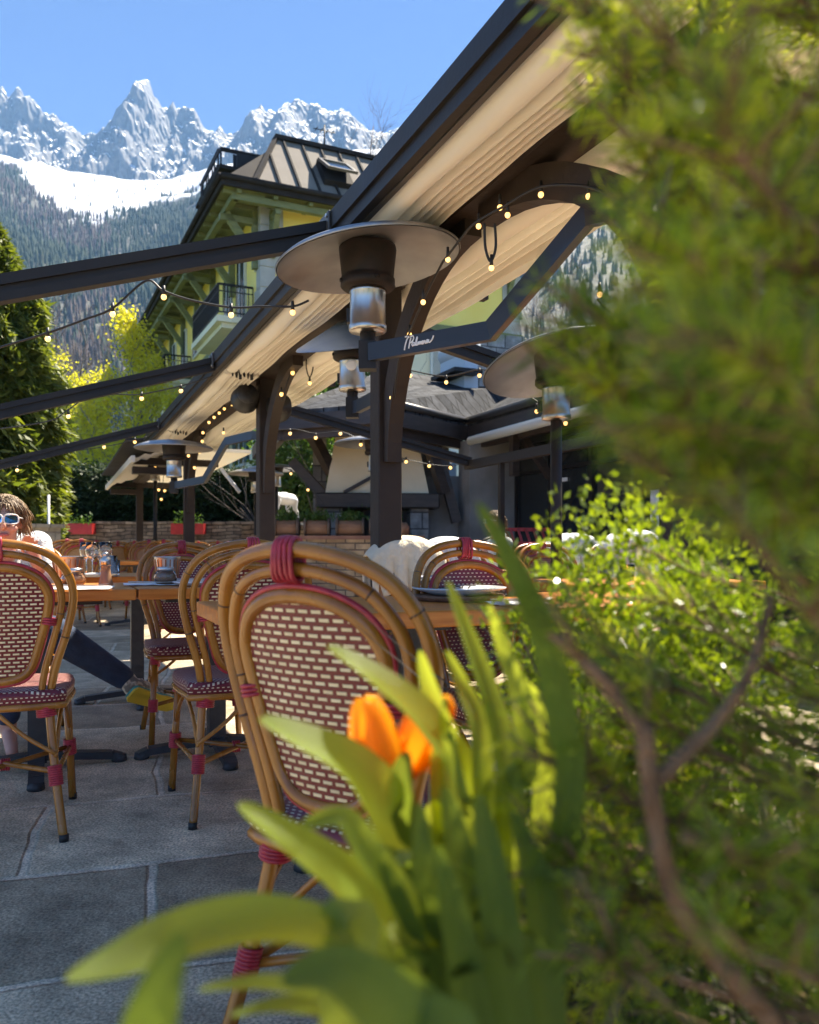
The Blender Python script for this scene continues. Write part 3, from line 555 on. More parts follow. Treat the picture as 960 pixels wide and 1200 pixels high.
# skylight
pc = A0.lerp(B0, .22).lerp(A1.lerp(B1, .22), .40); ax = (B0 - A0).normalized(); ay = (A1 - A0).copy(); ay = ay - ax * ay.dot(ax); ay.normalize(); MR = Matrix((ax, ay, nrm)).transposed()
m = MB(); op = Matrix.Rotation(R(-16), 3, ax); m.box(pc + nrm * .10, (1.0, 1.3, .2), MR); sk = m.build('skylight', M['roofdark'], H_); m = MB()
for s_ in (-1, 1): m.box(pc + nrm * .42 - ay * .05 + ax * .46 * s_, (.10, 1.25, .09), op @ MR); m.box(pc + nrm * .42 - ay * .05 + (op @ ay) * .58 * s_, (1.02, .10, .09), op @ MR)
m.build('sash', M['greysteel'], sk)
m = MB(); m.box(pc + nrm * .42 - ay * .05, (.84, 1.06, .03), op @ MR); m.build('pane', M['wglass'], sk)
# dormers with roof terrace on the long side
m = MB(); m.box((.30, 3.2, EZ + .95), (2.0, 3.0, 1.3)); m.box((.60, 5.2, EZ + 1.55), (2.0, 3.4, 1.7)); m.build('dormer_wall', M['greysteel'], H_)
m = MB(); m.box((.25, 3.2, EZ + 1.64), (2.5, 3.5, .12)); m.box((.55, 5.2, EZ + 2.44), (2.5, 3.9, .12)); m.build('dormer_roof', M['roofdark'], H_)
m = MB()
for (x0, x1, y, z) in ((-.95, 1.3, 1.5, EZ + 1.70), (-.65, 1.7, 3.3, EZ + 2.50)):
    m.bar((x0, y, z + .55), (x1, y, z + .55), .06, .06); m.box(((x0 + x1) / 2 + .25, y, z + .26), (x1 - x0 - .55, .04, .44)); m.bar((x0, y, z + .55), (x0, y + 3.2, z + .55), .06, .06)
    for k in range(4): m.bar((x0, y + k, z), (x0, y + k, z + .55), .05, .05)
m.build('terrace_rail', M['dark'], H_)
m = MB(); m.box((1.3, 5.0, EZ + 2.9), (.7, .7, .7)); m.box((1.3, 5.0, EZ + 3.28), (.9, .9, .1)); m.build('chimney', M['roofdark'], H_)
m = MB(); m.tube([(2.6, 1.3, EZ + 2.65), (2.6, 1.3, EZ + 3.7)], .025, 5); m.tube([(2.2, 1.3, EZ + 3.5), (3.0, 1.3, EZ + 3.5)], .018, 5)
for k in range(4): m.tube([(2.3 + k * .2, 1.15, EZ + 3.5), (2.3 + k * .2, 1.45, EZ + 3.5)], .014, 4)
m.build('roof_antenna', M['dark'], H_)
def window(face, pos, z, w, h, shut=None, glass='wglass'):
    m = MB(); p = MB(); s = MB()
    if face == 'side':
        m.box((-.03, pos, z), (.10, w + .2, h + .2)); p.box((-.09, pos, z), (.03, w, h)); m.bar((-.115, pos, z - h / 2), (-.115, pos, z + h / 2), .03, .06)
        for q in (-1, 1): s.box((-.07, pos + q * (w * .75 + .14), z), (.06, w * .5, h))
    else:
        m.box((pos, -.03, z), (w + .2, .10, h + .2)); p.box((pos, -.09, z), (w, .03, h)); m.bar((pos, -.115, z - h / 2), (pos, -.115, z + h / 2), .06, .03)
        for q in (-1, 1): s.box((pos + q * (w * .75 + .14), -.07, z), (w * .5, .06, h))
    f = m.build('window', M['wframe'], H_); p.build('pane', M[glass], f)
    if shut: s.build('shutters', M[shut], f)
for y in (2.4, 4.4, 8.2, 10.6, 13.4, 16.2, 19.6, 22): window('side', y, 9.75 if y in (2.4, 4.4, 13.4, 16.2) else 10.0, .9, 2.3 if y in (2.4, 4.4, 13.4, 16.2) else 1.4)
for z in (1.6, 4.6, 7.2):
    for y in (2.5, 5.5, 8.5, 11.5, 14.5, 17.5, 20.5): window('side', y, z, .9, 1.6, 'teal')
window('face', 2.4, 10.4, 1.2, 1.3, None, 'cwall'); window('face', 6.6, 7.2, .9, 1.3, None, 'quoin'); window('face', 2.6, 6.0, .9, 1.4); window('face', 6.6, 3.6, .9, 1.4)
def balcony(y0, y1, z):
    m = MB(); m.box((-.62, (y0 + y1) / 2, z - .10), (1.18, y1 - y0, .2)); m.box((-.55, (y0 + y1) / 2, z - .28), (.95, y1 - y0 - .3, .16)); o = m.build('balcony', M['cwall'], H_)
    m = MB()
    pts = [(-.02, y0 + .05), (-1.15, y0 + .05), (-1.15, y1 - .05), (-.02, y1 - .05)]
    for a, b_ in zip(pts, pts[1:]):
        L = math.hypot(b_[0] - a[0], b_[1] - a[1])
        m.bar((*a, z + 1.02), (*b_, z + 1.02), .07, .06); m.bar((*a, z + .12), (*b_, z + .12), .04, .04); m.bar((*a, z + .8), (*b_, z + .8), .03, .03)
        for k in range(int(L / .14) + 1):
            q = k * .14 / L; x, y = a[0] + (b_[0] - a[0]) * q, a[1] + (b_[1] - a[1]) * q; m.bar((x, y, z + .1), (x, y, z + 1.0), .025, .025, up=(1, 0, 0))
    m.build('railing', M['dark'], o)
balcony(.9, 5.3, 8.45); balcony(11.8, 17.4, 8.45); balcony(11.8, 17.4, 5.5); balcony(.9, 5.3, 5.3)
# ================================================================ restaurant: facade, slate roof, fireplace
M['slate'] = brickmat('slate_tiles', (.028, .030, .034), (.075, .077, .082), (.012, .012, .013), .30, .17, .010, rough=.8, bump=1, plane='XY', noise_amt=.5)
M['slate'].node_tree.nodes['Principled BSDF'].inputs['Specular IOR Level'].default_value = .12
M['fascia'] = mat('dark_brown_timber', (.030, .021, .016), (.055, .038, .030), .5, scale=5, stretch=(1, 1, 5))
M['rock'] = brickmat('grey_squared_stone', (.20, .19, .175), (.36, .34, .31), (.10, .095, .09), .34, .24, .012, rough=.85, bump=1, plane='BOTH', noise_amt=.5)
M['brick'] = brickmat('golden_brick', (.36, .24, .13), (.48, .34, .20), (.14, .10, .07), .26, .09, .010, rough=.85, bump=.8, plane='BOTH', noise_amt=.4)
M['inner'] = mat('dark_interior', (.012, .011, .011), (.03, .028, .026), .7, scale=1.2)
M['plaster'] = mat('warm_plaster', (.72, .58, .38), (.82, .69, .48), .85, scale=1.6, bump=.25, bscale=8)
M['greywall'] = mat('grey_rendered_wall', (.17, .165, .155), (.27, .26, .245), .9, scale=2, bump=.4)
RS = empty('restaurant_building', (0, 0, 0), TH, 'dark glazed restaurant with a slate roof beyond the right awning', 'restaurant')
EH = 2.78
m = MB()
ev = [(5.66, -1.0), (5.66, 10.84), (3.83, 9.75), (2.75, 10.95), (3.3, 14.6)]; ri = [(8.0, -1.0), (8.0, 13.0), (6.6, 13.2), (5.2, 13.0), (5.4, 14.6)]
for i in range(4):
    a, b_, c_, d_ = ev[i], ev[i + 1], ri[i + 1], ri[i]; z1 = EH + 1.18
    m.add([(*a, EH), (*b_, EH), (*c_, z1), (*d_, z1), (*a, EH - .06), (*b_, EH - .06), (*c_, z1 - .06), (*d_, z1 - .06)], [(3, 2, 1, 0), (4, 5, 6, 7), (0, 1, 5, 4)])
m.add([(8.0, -1, EH + 1.18), (8.0, 13, EH + 1.18), (11, 13, EH + .2), (11, -1, EH + .2)], [(0, 1, 2, 3)])
m.build('slate_roof', M['slate'], RS)
m = MB()
for i in range(4):
    a, b_ = ev[i], ev[i + 1]; m.bar((*a, EH - .16), (*b_, EH - .16), .06, .20); 
    dx, dy = b_[0] - a[0], b_[1] - a[1]; L = math.hypot(dx, dy); nx, ny = dy / L, -dx / L
    m.bar((a[0] - nx * -.12, a[1] - ny * -.12, EH - .30), (b_[0] - nx * -.12, b_[1] - ny * -.12, EH - .30), .08, .16)
m.build('fascia', M['fascia'], RS)
m = MB(); m.tube([(5.60, -1, EH + .02), (5.60, 10.75, EH + .02)], .055, 8); m.tube([(5.62, 10.8, EH + .03), (3.8, 9.70, EH + .03)], .05, 8); m.tube([(7.1, 10.5, EH + .80), (7.25, 4, EH + .86)], .09, 8); m.build('gutter', M['greysteel'], RS)
m = MB(); m.box((6.9, 12.6, 3.75), (1.1, .9, 1.6)); ch = m.build('chimney', M['rock'], RS)
m = MB(); m.box((6.25, 12.3, 3.6), (.25, .9, 1.3)); m.tube([(6.25, 11.85, 4.22), (6.25, 12.75, 4.22)], .18, 12); m.build('chimney_flashing', M['bwall'], ch); m = MB(); m.box((6.05, 12.0, 3.75), (.5, .9, .06)); m.build('shelf', M['dark'], ch)
# facade: floor-to-ceiling glazing, frames, interior
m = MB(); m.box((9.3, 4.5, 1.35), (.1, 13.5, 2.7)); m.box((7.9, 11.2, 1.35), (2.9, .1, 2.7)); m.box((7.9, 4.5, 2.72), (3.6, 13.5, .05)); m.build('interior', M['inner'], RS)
m = MB()
for k in range(13): m.box((6.35, -.8 + k * .95, 1.28), (.09, .07 if k % 3 else .14, 2.5))
m.box((6.35, 4.9, 2.50), (.11, 11.6, .14)); m.box((6.35, 4.9, .12), (.10, 11.6, .24)); m.box((6.35, 4.9, 2.02), (.085, 11.6, .05)); m.build('facade_frame', M['dark'], RS)
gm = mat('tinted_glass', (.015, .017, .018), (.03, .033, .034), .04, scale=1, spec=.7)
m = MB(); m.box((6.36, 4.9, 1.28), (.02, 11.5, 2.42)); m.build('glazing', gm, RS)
m = MB(); m.box((5.95, 10.75, 1.25), (.8, .35, 2.5)); m.box((4.95, 11.5, 1.3), (1.3, .3, 2.6)); m.build('grey_wall', M['greywall'], RS)
for k in range(5):
    for q_ in ((6.33, 1.4 + k * 2.0, 1.85), (.008, .32, .05)), ((6.33, 1.5 + k * 2.0, 1.35), (.008, .14, .5)): m = MB(); m.box(*q_); m.build('notice', M['paper'], RS)
for t in (9.6, 6.1):
    m = MB(); m.bar((5.72, t, 1.9), (5.72, t, 2.5), .1, .1); m.bar((6.3, t, 1.9), (5.75, t, 2.55), .09, .09); m.build('eave_brace', M['fascia'], RS)
m = MB(); m.tube([(5.42, 10.3, 2.44), (5.42, 1.2, 2.50)], .065, 10); m.box((5.60, 5.75, 2.50), (.2, 9.1, .05)); m.build('rolled_awning', M['cream'], RS)
# fireplace
FC = W(440, 640, 11.8); FC.z = 0
FP = empty('outdoor_fireplace', FC, R(6), 'cream plaster fireplace hood on stone piers under a slate canopy', 'fireplace')
def frustum(m, x0, x1, y0, y1, z0, a0, a1, b0, b1, z1, mi=0): m.add([(x0, y0, z0), (x1, y0, z0), (x1, y1, z0), (x0, y1, z0), (a0, b0, z1), (a1, b0, z1), (a1, b1, z1), (a0, b1, z1)], [(3, 2, 1, 0), (4, 5, 6, 7), (0, 1, 5, 4), (1, 2, 6, 5), (2, 3, 7, 6), (3, 0, 4, 7)], mi)
m = MB(); frustum(m, -.72, .78, 0, 1.2, 1.70, -.50, .56, .28, 1.1, 2.95); m.build('hood', M['plaster'], FP)
m = MB(); m.box((.03, .52, 1.60), (1.78, 1.3, .22), bev=.02); m.bar((-.45, -.03, 1.72), (.40, .1, 2.2), .05, .05); m.build('mantel_beam', M['fascia'], FP)
for x in (-.60, .64):
    m = MB(); m.box((x, .45, .75), (.26, .9, 1.49)); m.build('pier', M['rock'], FP)
m = MB(); m.box((.02, 1.15, .85), (1.2, .1, 1.3)); m.box((.02, .5, .95), (.98, .9, .04)); m.build('hearth', M['black'], FP)
m = MB(); m.box((1.2, .5, 1.0), (.9, .3, 2.0)); m.build('side_wall', M['greywall'], FP)
for (a, b_) in (((-.95, -.05, 2.62), (-.62, .2, 2.02)), ((-1.2, .4, 2.2), (-.74, .3, 1.70)), ((.74, -.1, 2.5), (1.0, .0, 1.72)), ((.9, .1, 2.4), (1.2, .1, 1.3))):
    m = MB(); m.bar(a, b_, .14, .14); m.build('timber_brace', M['fascia'], FP)
m = MB(); m.box((-.80, .75, 1.3), (.20, .3, 2.6)); m.build('stone_pillar', M['rock'], FP)
b = MB(); q = W(405, 640, 11.15); b.box((q.x - .1, 11.15, .52), (2.25, .3, 1.04)); b.box((q.x - .1, 11.15, 1.065), (2.35, .38, .05), mi=1); tag(b.build('low_brick_wall', [M['brick'], mat('brick_coping', (.24, .11, .07), (.32, .16, .10), .7, scale=6)]), 'low golden brick wall with a red coping before the fireplace', 'wall')
# log planters on the brick wall
M['logwood'] = mat('weathered_log', (.20, .10, .055), (.34, .19, .11), .75, scale=9, bump=.6, stretch=(.3, 1, 1))
M['logend'] = mat('log_end_grain', (.09, .06, .045), (.16, .11, .08), .8, scale=12)
def log_planter(px0, px1, label, seed):
    a = W((px0 + px1) / 2, 640, 11.1); L = (px1 - px0) / F * 11.1; root = empty('log_planter', (a.x, 11.1, 1.092), 0, label, 'planter', 'log planters in a row on the brick wall'); m = MB()
    RX = Matrix.Rotation(R(90), 3, 'Y'); m.lathe([(.02, -L / 2 + .03), (.105, -L / 2 + .03), (.108, 0), (.105, L / 2 - .03), (.02, L / 2 - .03)], (0, 0, .11), 20, M=RX); m.build('log', M['logwood'], root)
    for s in (-1, 1): m = MB(); m.lathe([(.0, s * (L / 2 - .03)), (.125, s * (L / 2 - .03)), (.125, s * (L / 2)), (.0, s * L / 2)], (0, 0, .12), 20, M=RX); m.build('end_disc', M['logend'], root)
    rng = np.random.RandomState(seed); n = 330; C = np.stack([rng.normal(size=n) * L * .24, rng.normal(size=n) * .05, .21 + np.abs(rng.normal(size=n)) * .055], -1)
    V, Fs = leaf_quads(C, rng.normal(size=(n, 3)) + np.array([0, 0, 1.2]), .07, .022, rng); npmesh('herbs', V, Fs, M['herb'], root)
log_planter(322, 351, 'log planter under the white animal statue', 1); log_planter(357, 387, 'log planter in front of the stone pillar', 2); log_planter(394, 427, 'log planter left of the dark hearth', 3); log_planter(433, 466, 'log planter half hidden by the nearest post', 4)
b = MB(); q = W(470, 626, 11.1); b.lathe([(.02, 0), (.10, .01), (.12, .1), (.09, .17), (.07, .18)], (q.x, q.y, 1.092), 16); tag(b.build('clay_pot', M['logwood']), 'small clay pot just right of the nearest post', 'pot')
# ================================================================ pergola
UZ = Vector((0, 0, 1)); VX = P(1, 0); UT = P(0, 1)
PG = empty('awning_pergola', (0, 0, 0), TH, 'dark brown steel and timber pergola carrying folded cream awnings', 'pergola')
T0, T1_ = 1.42, 11.75
PT = [1.8, 4.14, 6.9, 11.2]
for t in PT:
    m = MB(); m.box((1.66, t, 1.2), (.135, .135, 2.4), bev=.006); m.box((1.66, t, .04), (.24, .24, .08)); m.build('post', M['brownsteel'], PG)
m = MB(); m.box((1.66, (T0 + T1_) / 2, 2.44), (.20, T1_ - T0, .16), bev=.008); m.box((1.50, (T0 + T1_) / 2, 2.50), (.10, T1_ - T0 - .02, .10)); m.box((1.82, (T0 + T1_) / 2, 2.50), (.10, T1_ - T0 - .02, .10)); m.build('ridge_beam', M['brownsteel'], PG)
m = MB(); m.box((1.66, (T0 + T1_) / 2, 2.575), (.50, T1_ - T0, .03)); m.build('roof_cover', M['dark'], PG)
m = MB(); m.tube([(1.45, T0, 2.45), (1.45, T1_, 2.44)], .018, 6); m.tube([(1.43, 4.2, 2.41), (1.42, 4.6, 2.37), (1.42, 6.5, 2.36), (1.44, 6.8, 2.42)], .010, 6); m.build('conduit', M['black'], PG)
def outerbar(c, s, dz=0.0):
    m = MB()
    poly = [(0, -.10), (.035, -.10), (.035, -.04), (.09, -.04), (.09, .0), (.035, .015), (.035, .035), (-.015, .035), (-.015, -.045), (0, -.045)]
    m.extrude([(s * x, z) for x, z in poly], (c, T0, 2.40 + dz), (c, T1_ - .15, 2.40 + dz), (1, 0, 0), (0, 0, 1)); o = m.build('leading_bar', M['dark'], PG)
    m = MB(); m.extrude([(s * x, z) for x, z in [(.037, -.105), (.058, -.105), (.07, -.085), (.07, -.045), (.037, -.042)]], (c, T0, 2.40 + dz), (c, T1_ - .15, 2.40 + dz), (1, 0, 0), (0, 0, 1)); m.build('bar_profile', M['greysteel'], PG)
outerbar(1.14, 1)
outerbar(2.10, -1, .07)
# brace arches in the plane of the posts
def arch(t, sgn, L=1.05, drop=1.0, name='arched_brace'):
    m = MB(); n = 14; pts = []
    for i in range(n + 1):
        a = math.pi / 2 * i / n; pts.append((1.66, t + sgn * (.06 + L * (1 - math.cos(a))), 2.35 - drop + drop * math.sin(a)))
    vs = []; fs = []
    for i, p in enumerate(pts):
        q0, q1 = Vector(pts[max(i - 1, 0)]), Vector(pts[min(i + 1, n)]); d = (q1 - q0).normalized(); nn = Vector((0, -d.z, d.y)) * .125
        for sx_, sn in ((-.04, -.5), (.04, -.5), (.04, .5), (-.04, .5)): vs.append(Vector(p) + Vector((sx_, 0, 0)) + nn * sn)
    for i in range(n):
        for k in range(4): l = (k + 1) % 4; fs.append((i * 4 + k, i * 4 + l, i * 4 + 4 + l, i * 4 + 4 + k))
    fs += [(3, 2, 1, 0), tuple(n * 4 + k for k in range(4))]; m.add(vs, fs); m.build(name, M['brownsteel'], PG)
arch(1.8, 1, 1.15, .85); arch(4.14, -1, .95, .95); arch(6.9, -1, .95, .95); arch(11.2, -1, 1.0, .95)
# cross arms along c at each post
for t in PT[1:]:
    m = MB(); m.bar((1.14, t, 2.40), (2.28, t, 2.40), .06, .08); m.build('cross_arm', M['brownsteel'], PG)
# side rails (sloping guide rails of the awnings)
def rail(c0, t, z0, c1, z1, name='guide_rail'):
    m = MB(); a, b_ = Vector((c0, t, z0)), Vector((c1, t, z1)); d = (b_ - a).normalized(); up = Vector((0, 1, 0)).cross(d); up = up if up.z > 0 else -up
    poly = [(-.03, -.05), (.03, -.05), (.03, -.015), (.018, -.015), (.018, .01), (.035, .01), (.035, .05), (-.035, .05), (-.035, .01), (-.018, .01), (-.018, -.015), (-.03, -.015)]
    m.extrude(poly, a, b_, (0, 1, 0), up); m.build(name, M['dark'], PG)
RL = [3.52, 6.4, 9.9]
for t in RL: rail(1.16, t, 2.36, -1.15, 2.36 - .314 * 2.31)
for t in RL + [4.14, 6.9, 11.2]:                       # bolted clamp plates
    c_, z_ = (1.118, 2.375) if t in RL else (1.585, 2.25); m = MB(); m.box((c_, t, z_), (.012, .13, .12), bev=.004); pl_ = m.build('clamp_plate', M['greysteel'], PG)
    for dy, dz in ((-.045, .04), (.045, .04), (-.045, -.04), (.045, -.04)): m = MB(); m.lathe([(0, 0), (.009, 0), (.009, .007), (0, .008)], (c_ - .006, t + dy, z_ + dz), 6, M=Matrix.Rotation(R(-90), 3, 'Y'), smooth=False); m.build('bolt', M['steel'], pl_)
RR = [2.1, 4.75, 7.88]
for t in RR: rail(2.06, t, 2.31, 4.14, 1.86)
m = MB(); m.bar((4.14, 1.2, 1.83), (4.14, 7.95, 1.83), .07, .09); m.build('front_bar', M['dark'], PG)
m = MB(); m.bar((-1.15, 3.0, 1.63), (-1.15, 11.0, 1.63), .07, .09); m.build('front_bar', M['dark'], PG)
for c, ts, z in ((4.14, (2.1, 4.75, 7.2), 1.79), (-1.15, (3.52, 6.4, 9.9), 1.59)):
    for t in ts: m = MB(); m.bar((c, t, 0), (c, t, z), .05, .05); m.build('front_post', M['dark'], PG)
# folded fabric: a roll plus hanging pleats
def folds(c0, dirn, t0, t1, zroll, rr, nf, pitch, amp, drop, parent, seed, zc=None):
    rng = np.random.RandomState(seed); m = MB(); NT = 60; prof = []
    for k in range(13):                                     # roll, seen from below
        a = math.pi * (1.25 - 1.5 * k / 12); prof.append((rr - rr * math.cos(math.pi * k / 12) if False else rr + rr * -math.cos(math.pi * k / 12), -rr * math.sin(math.pi * k / 12) * 1.0))
    x = 2 * rr; z = 0
    for k in range(nf):                                     # pleats
        for q in range(1, 9):
            a = q / 8; prof.append((x + pitch * a, -amp * (math.sin(math.pi * a) ** .6) - drop * (k + a) / nf))
        x += pitch
    top = [(x, .06), (0, .06)]
    allp = prof + top; NP = len(allp); vs = []; fs = []
    for i in range(NT + 1):
        t = t0 + (t1 - t0) * i / NT
        for j, (px, pz) in enumerate(allp):
            sag = .010 * math.sin(t * 2.1 + px * 9) + .012 * noise.noise(Vector((t * 1.6, px * 11, seed)))
            vs.append((c0 + dirn * (px + .008 * noise.noise(Vector((t * 2.2, px * 6, seed + 4)))), t, zroll + pz + (sag if j < len(prof) else 0)))
    for i in range(NT):
        for j in range(NP):
            l = (j + 1) % NP; fs.append((i * NP + j, i * NP + l, (i + 1) * NP + l, (i + 1) * NP + j))
    fs += [tuple(range(NP - 1, -1, -1)), tuple(NT * NP + j for j in range(NP))]
    m.add(vs, fs, 0, False); o = m.build('folded_fabric', M['cream'], parent)
    o.data.polygons.foreach_set("use_smooth", [len(p.vertices) == 4 for p in o.data.polygons]); return o
for i in range(3):
    a = [T0 + .05, 6.43, 9.92][i]; b_ = [6.37, 9.86, 11.6][i]
    folds(1.215, 1, a, b_, 2.335, .055, 5, .036, .060, -.02, PG, 40 + i)
RB_ = [(T0, 2.06), (2.14, 4.70), (4.80, 7.84), (7.92, 11.6)]
for i, (a, b_) in enumerate(RB_):
    folds(1.76, 1, a, b_, 2.36, .065, 5, .038, .055, .05, PG, 60 + i)
# black folding strap bundles between fabric sections
def straps(c, t, z, label_n, n=7, cdir=1):
    for side in (0,):
        m = MB()
        for k in range(n):
            x = c + cdir * k * .030; e = .010 * math.sin(k * 2.3); m.bar((x, t + e, z + .03), (x + .010, t - e, z - .055 - .010 * (k % 3)), .016, .006); m.bar((x + .020, t - e, z + .03), (x + .012, t + e, z - .055 - .010 * (k % 3)), .014, .006)
        m.build('fold_strap', M['black'], PG)
straps(1.27, 6.40, 2.33, 0, 6); straps(1.27, 9.89, 2.33, 0, 6); straps(1.90, 2.10, 2.30, 0, 8); straps(1.90, 4.75, 2.30, 0, 8)
# second, further pergola
PG2 = empty('far_pergola', (0, 0, 0), TH, 'smaller pergola with one drooping awning before the hedge', 'pergola')
for t in (17.6,):
    m = MB(); m.box((1.62, t, 1.12), (.13, .13, 2.24)); m.build('post', M['brownsteel'], PG2)
m = MB(); m.box((1.62, 14.9, 2.30), (.18, 6.4, .14)); m.build('ridge_beam', M['brownsteel'], PG2)
m = MB(); vs = []
for i in range(25):
    t = 12.0 + 6.2 * i / 24
    for j in range(9): f = j / 8; vs.append((1.02 + .62 * f, t, 2.18 + .20 * f + .018 * math.sin(f * 30) - .03 * math.sin(i)))
m.add(vs, [(i * 9 + j, i * 9 + j + 1, i * 9 + j + 10, i * 9 + j + 9) for i in range(24) for j in range(8)], smooth=True)
m.box((1.02, 15.1, 2.17), (.05, 6.2, .09)); m.build('awning', M['cream'], PG2)
m = MB(); m.box((1.3, 15.1, 2.44), (.75, 6.3, .03)); m.build('roof_cover', M['dark'], PG2)
for t in (12.6, 17.6):
    m = MB(); m.bar((1.0, t, 2.2), (2.3, t, 2.2), .08, .10); m.box((1.3, t - .1, 2.05), (.5, .2, .1)); m.build('cross_arm', M['brownsteel'], PG2)
m = MB(); m.box((2.2, 15, 2.33), (.9, 6.2, .05)); m.build('right_awning', M['cream'], PG2)
# ================================================================ patio heaters
def heater_head(root, z, rad=.41, hat=False, R0=None, tilt=None):
    Tm = tilt or Matrix.Identity(3)
    m = MB()
    if hat: m.lathe([(rad, z + .262), (rad * .97, z + .275), (.08, z + .40), (.02, z + .41), (.02, z + .40), (.08, z + .388), (rad * .965, z + .264), (rad - .004, z + .258)], n=48, cap=False)
    else:
        prof = [(rad, z + .285), (rad + .004, z + .293), (rad - .02, z + .310), (rad * .72, z + .345), (rad * .3, z + .372), (.0, z + .38)]
        under = [(.0, z + .37), (rad * .3, z + .362), (rad * .72, z + .335), (rad - .03, z + .299), (rad - .004, z + .283)]
        m.lathe(prof + under, (0, 0, 0), 64, cap=False)
    o = m.build('reflector', M['hat'] if hat else M['reflect'], root)
    if tilt is not None:
        c = Vector((0, 0, z + .31)); o.rotation_euler = tilt.to_euler(); o.location = c - tilt @ c
    m = MB(); m.lathe([(.05, z + .165), (.108, z + .17), (.118, z + .18), (.118, z + .212), (.110, z + .218), (.113, z + .226), (.125, z + .34), (.122, z + .355), (.03, z + .358)], n=32)
    for k in range(4): a = k * 1.57 + .4; m.tube([(.11 * math.cos(a), .11 * math.sin(a), z + .195), (.126 * math.cos(a), .126 * math.sin(a), z + .195)], .009, 6)
    m.build('burner', M['burner'], root)
    m = MB(); m.lathe([(.03, z - .02), (.078, z - .015), (.082, z - .01), (.082, z + .012), (.077, z + .016), (.077, z + .150), (.08, z + .155), (.075, z + .168), (.03, z + .168)], n=32); m.build('gas_housing', M['steel'], root)
    m = MB(); m.box((-.07, .06, z + .07), (.05, .04, .06)); m.build('ignition_knob', M['black'], root)
def wall_of(path, wz, th, root, mats, name):                 # plate arm: polyline of points, wz tall, th thick
    m = MB(); n = len(path); vs = []; pts = [Vector(p) for p in path]
    for i, p in enumerate(pts):
        a = (pts[i] - pts[i - 1]).normalized() if i else (pts[1] - pts[0]).normalized(); b_ = (pts[i + 1] - pts[i]).normalized() if i < n - 1 else a
        d = (a + b_).normalized(); hor = Vector((d.x, d.y, 0)); hor = hor.normalized(); side = Vector((-hor.y, hor.x, 0)); up = d.cross(-side); up = up if up.z > 0 else -up; k = 1 / max(.5, d.dot(a))
        for sx_, sz in ((-.5, -.5), (.5, -.5), (.5, .5), (-.5, .5)): vs.append(p + side * th * sx_ + up * wz * sz * k)
    fs = [(i * 4 + k, i * 4 + (k + 1) % 4, i * 4 + 4 + (k + 1) % 4, i * 4 + 4 + k) for i in range(n - 1) for k in range(4)] + [(3, 2, 1, 0), tuple((n - 1) * 4 + k for k in range(4))]
    m.add(vs, fs); return m.build(name, mats, root)
M['armsteel'] = mat('slate_black_arm', (.012, .014, .020), (.020, .022, .028), .38, scale=3)
HG = 'mushroom patio heaters'
def arm_heater(loc, pts, label, hat=False, rad=.41, tilt=None, wz=.075):
    loc = Vector(loc); root = empty('patio_heater', (loc.x, loc.y, 0), 0, label, 'patio heater', HG)
    heater_head(root, loc.z, rad, hat, tilt=tilt)
    m = MB(); m.tube([(0, 0, loc.z - .16), (0, 0, loc.z)], .034, 12); m.box((0, 0, loc.z - .12), (.075, .075, .12)); m.build('neck', M['dark'], root)
    arm = wall_of([p - Vector((loc.x, loc.y, 0)) for p in pts], wz, .035, root, M['armsteel'], 'arm'); return root, arm
h1 = W(431, 385, 3.55); z1 = h1.z
pts1 = [W(434, 413, 3.52), W(575, 388, 3.22), W(690, 252, 2.80), W(750, 238, 2.50), Vector((*P(1.64, 1.83).xy, 2.07))]
H1, A1_ = arm_heater((h1.x, h1.y, z1), pts1, 'nearest grey patio heater with a wide flat reflector on a lettered arm', rad=.40, tilt=Matrix.Rotation(R(-8), 3, 'Y') @ Matrix.Rotation(0, 3, 'X'))
h2 = W(413, 455, 4.95)
H2, _ = arm_heater(h2, [Vector((h2.x, h2.y, h2.z - .12)), P(1.67, 4.60, h2.z - .12), P(1.66, 4.22, h2.z - .12)], 'patio heater with a conical metal hat tinted with reflected sky behind the nearest post', hat=True, rad=.35, tilt=Matrix.Rotation(R(17), 3, 'X') @ Matrix.Rotation(R(-6), 3, 'Y'))
m = MB(); m.lathe([(.02, 0), (.032, .0), (.034, .012), (.02, .014)], (0, -.085, h2.z + .12), 16, M=Matrix.Rotation(R(90), 3, 'X')); m.build('round_gauge', M['white'], H2)
h6 = W(204, 558, 8.6)
H6, _ = arm_heater(h6, [Vector((h6.x, h6.y, h6.z - .10)), W(240, 562, 8.1), W(266, 517, 7.6), W(297, 510, 7.2), P(1.64, 6.95, CAMZ + 130 / F * 7.0)], 'patio heater with a bright steel housing hung at the slim third post', rad=.40)
def stand_heater(x, y, label, rad=.43, z=1.78, hat=False, tilt=None):
    root = empty('patio_heater', (x, y, 0), 0, label, 'patio heater', HG); heater_head(root, z, rad, hat, tilt=tilt)
    m = MB(); m.tube([(0, 0, .4), (0, 0, z)], .032, 12); m.build('pole', M['dark'], root)
    m = MB(); m.lathe([(.22, 0), (.24, .02), (.235, .45), (.19, .52), (.05, .56)], n=28); m.build('tank_cover', M['dark'], root); return root
q = W(652, 424, 4.6); stand_heater(q.x, q.y, 'patio heater at the right, half hidden by the conifer', .42, q.z - .31, tilt=Matrix.Rotation(R(-13), 3, 'X') @ Matrix.Rotation(R(-10), 3, 'Y'))
q = W(440, 530, 9.2); stand_heater(q.x, q.y, 'distant patio heater whose disc shows on both sides of the nearest post', .46, q.z - .20)
q = W(324, 556, 14.5); stand_heater(q.x, q.y, 'far patio heater just right of the second post above the white statue', .50, q.z - .20)
q = W(300, 562, 13.2); stand_heater(q.x, q.y, 'far patio heater just left of the second post', .44, q.z - .20)
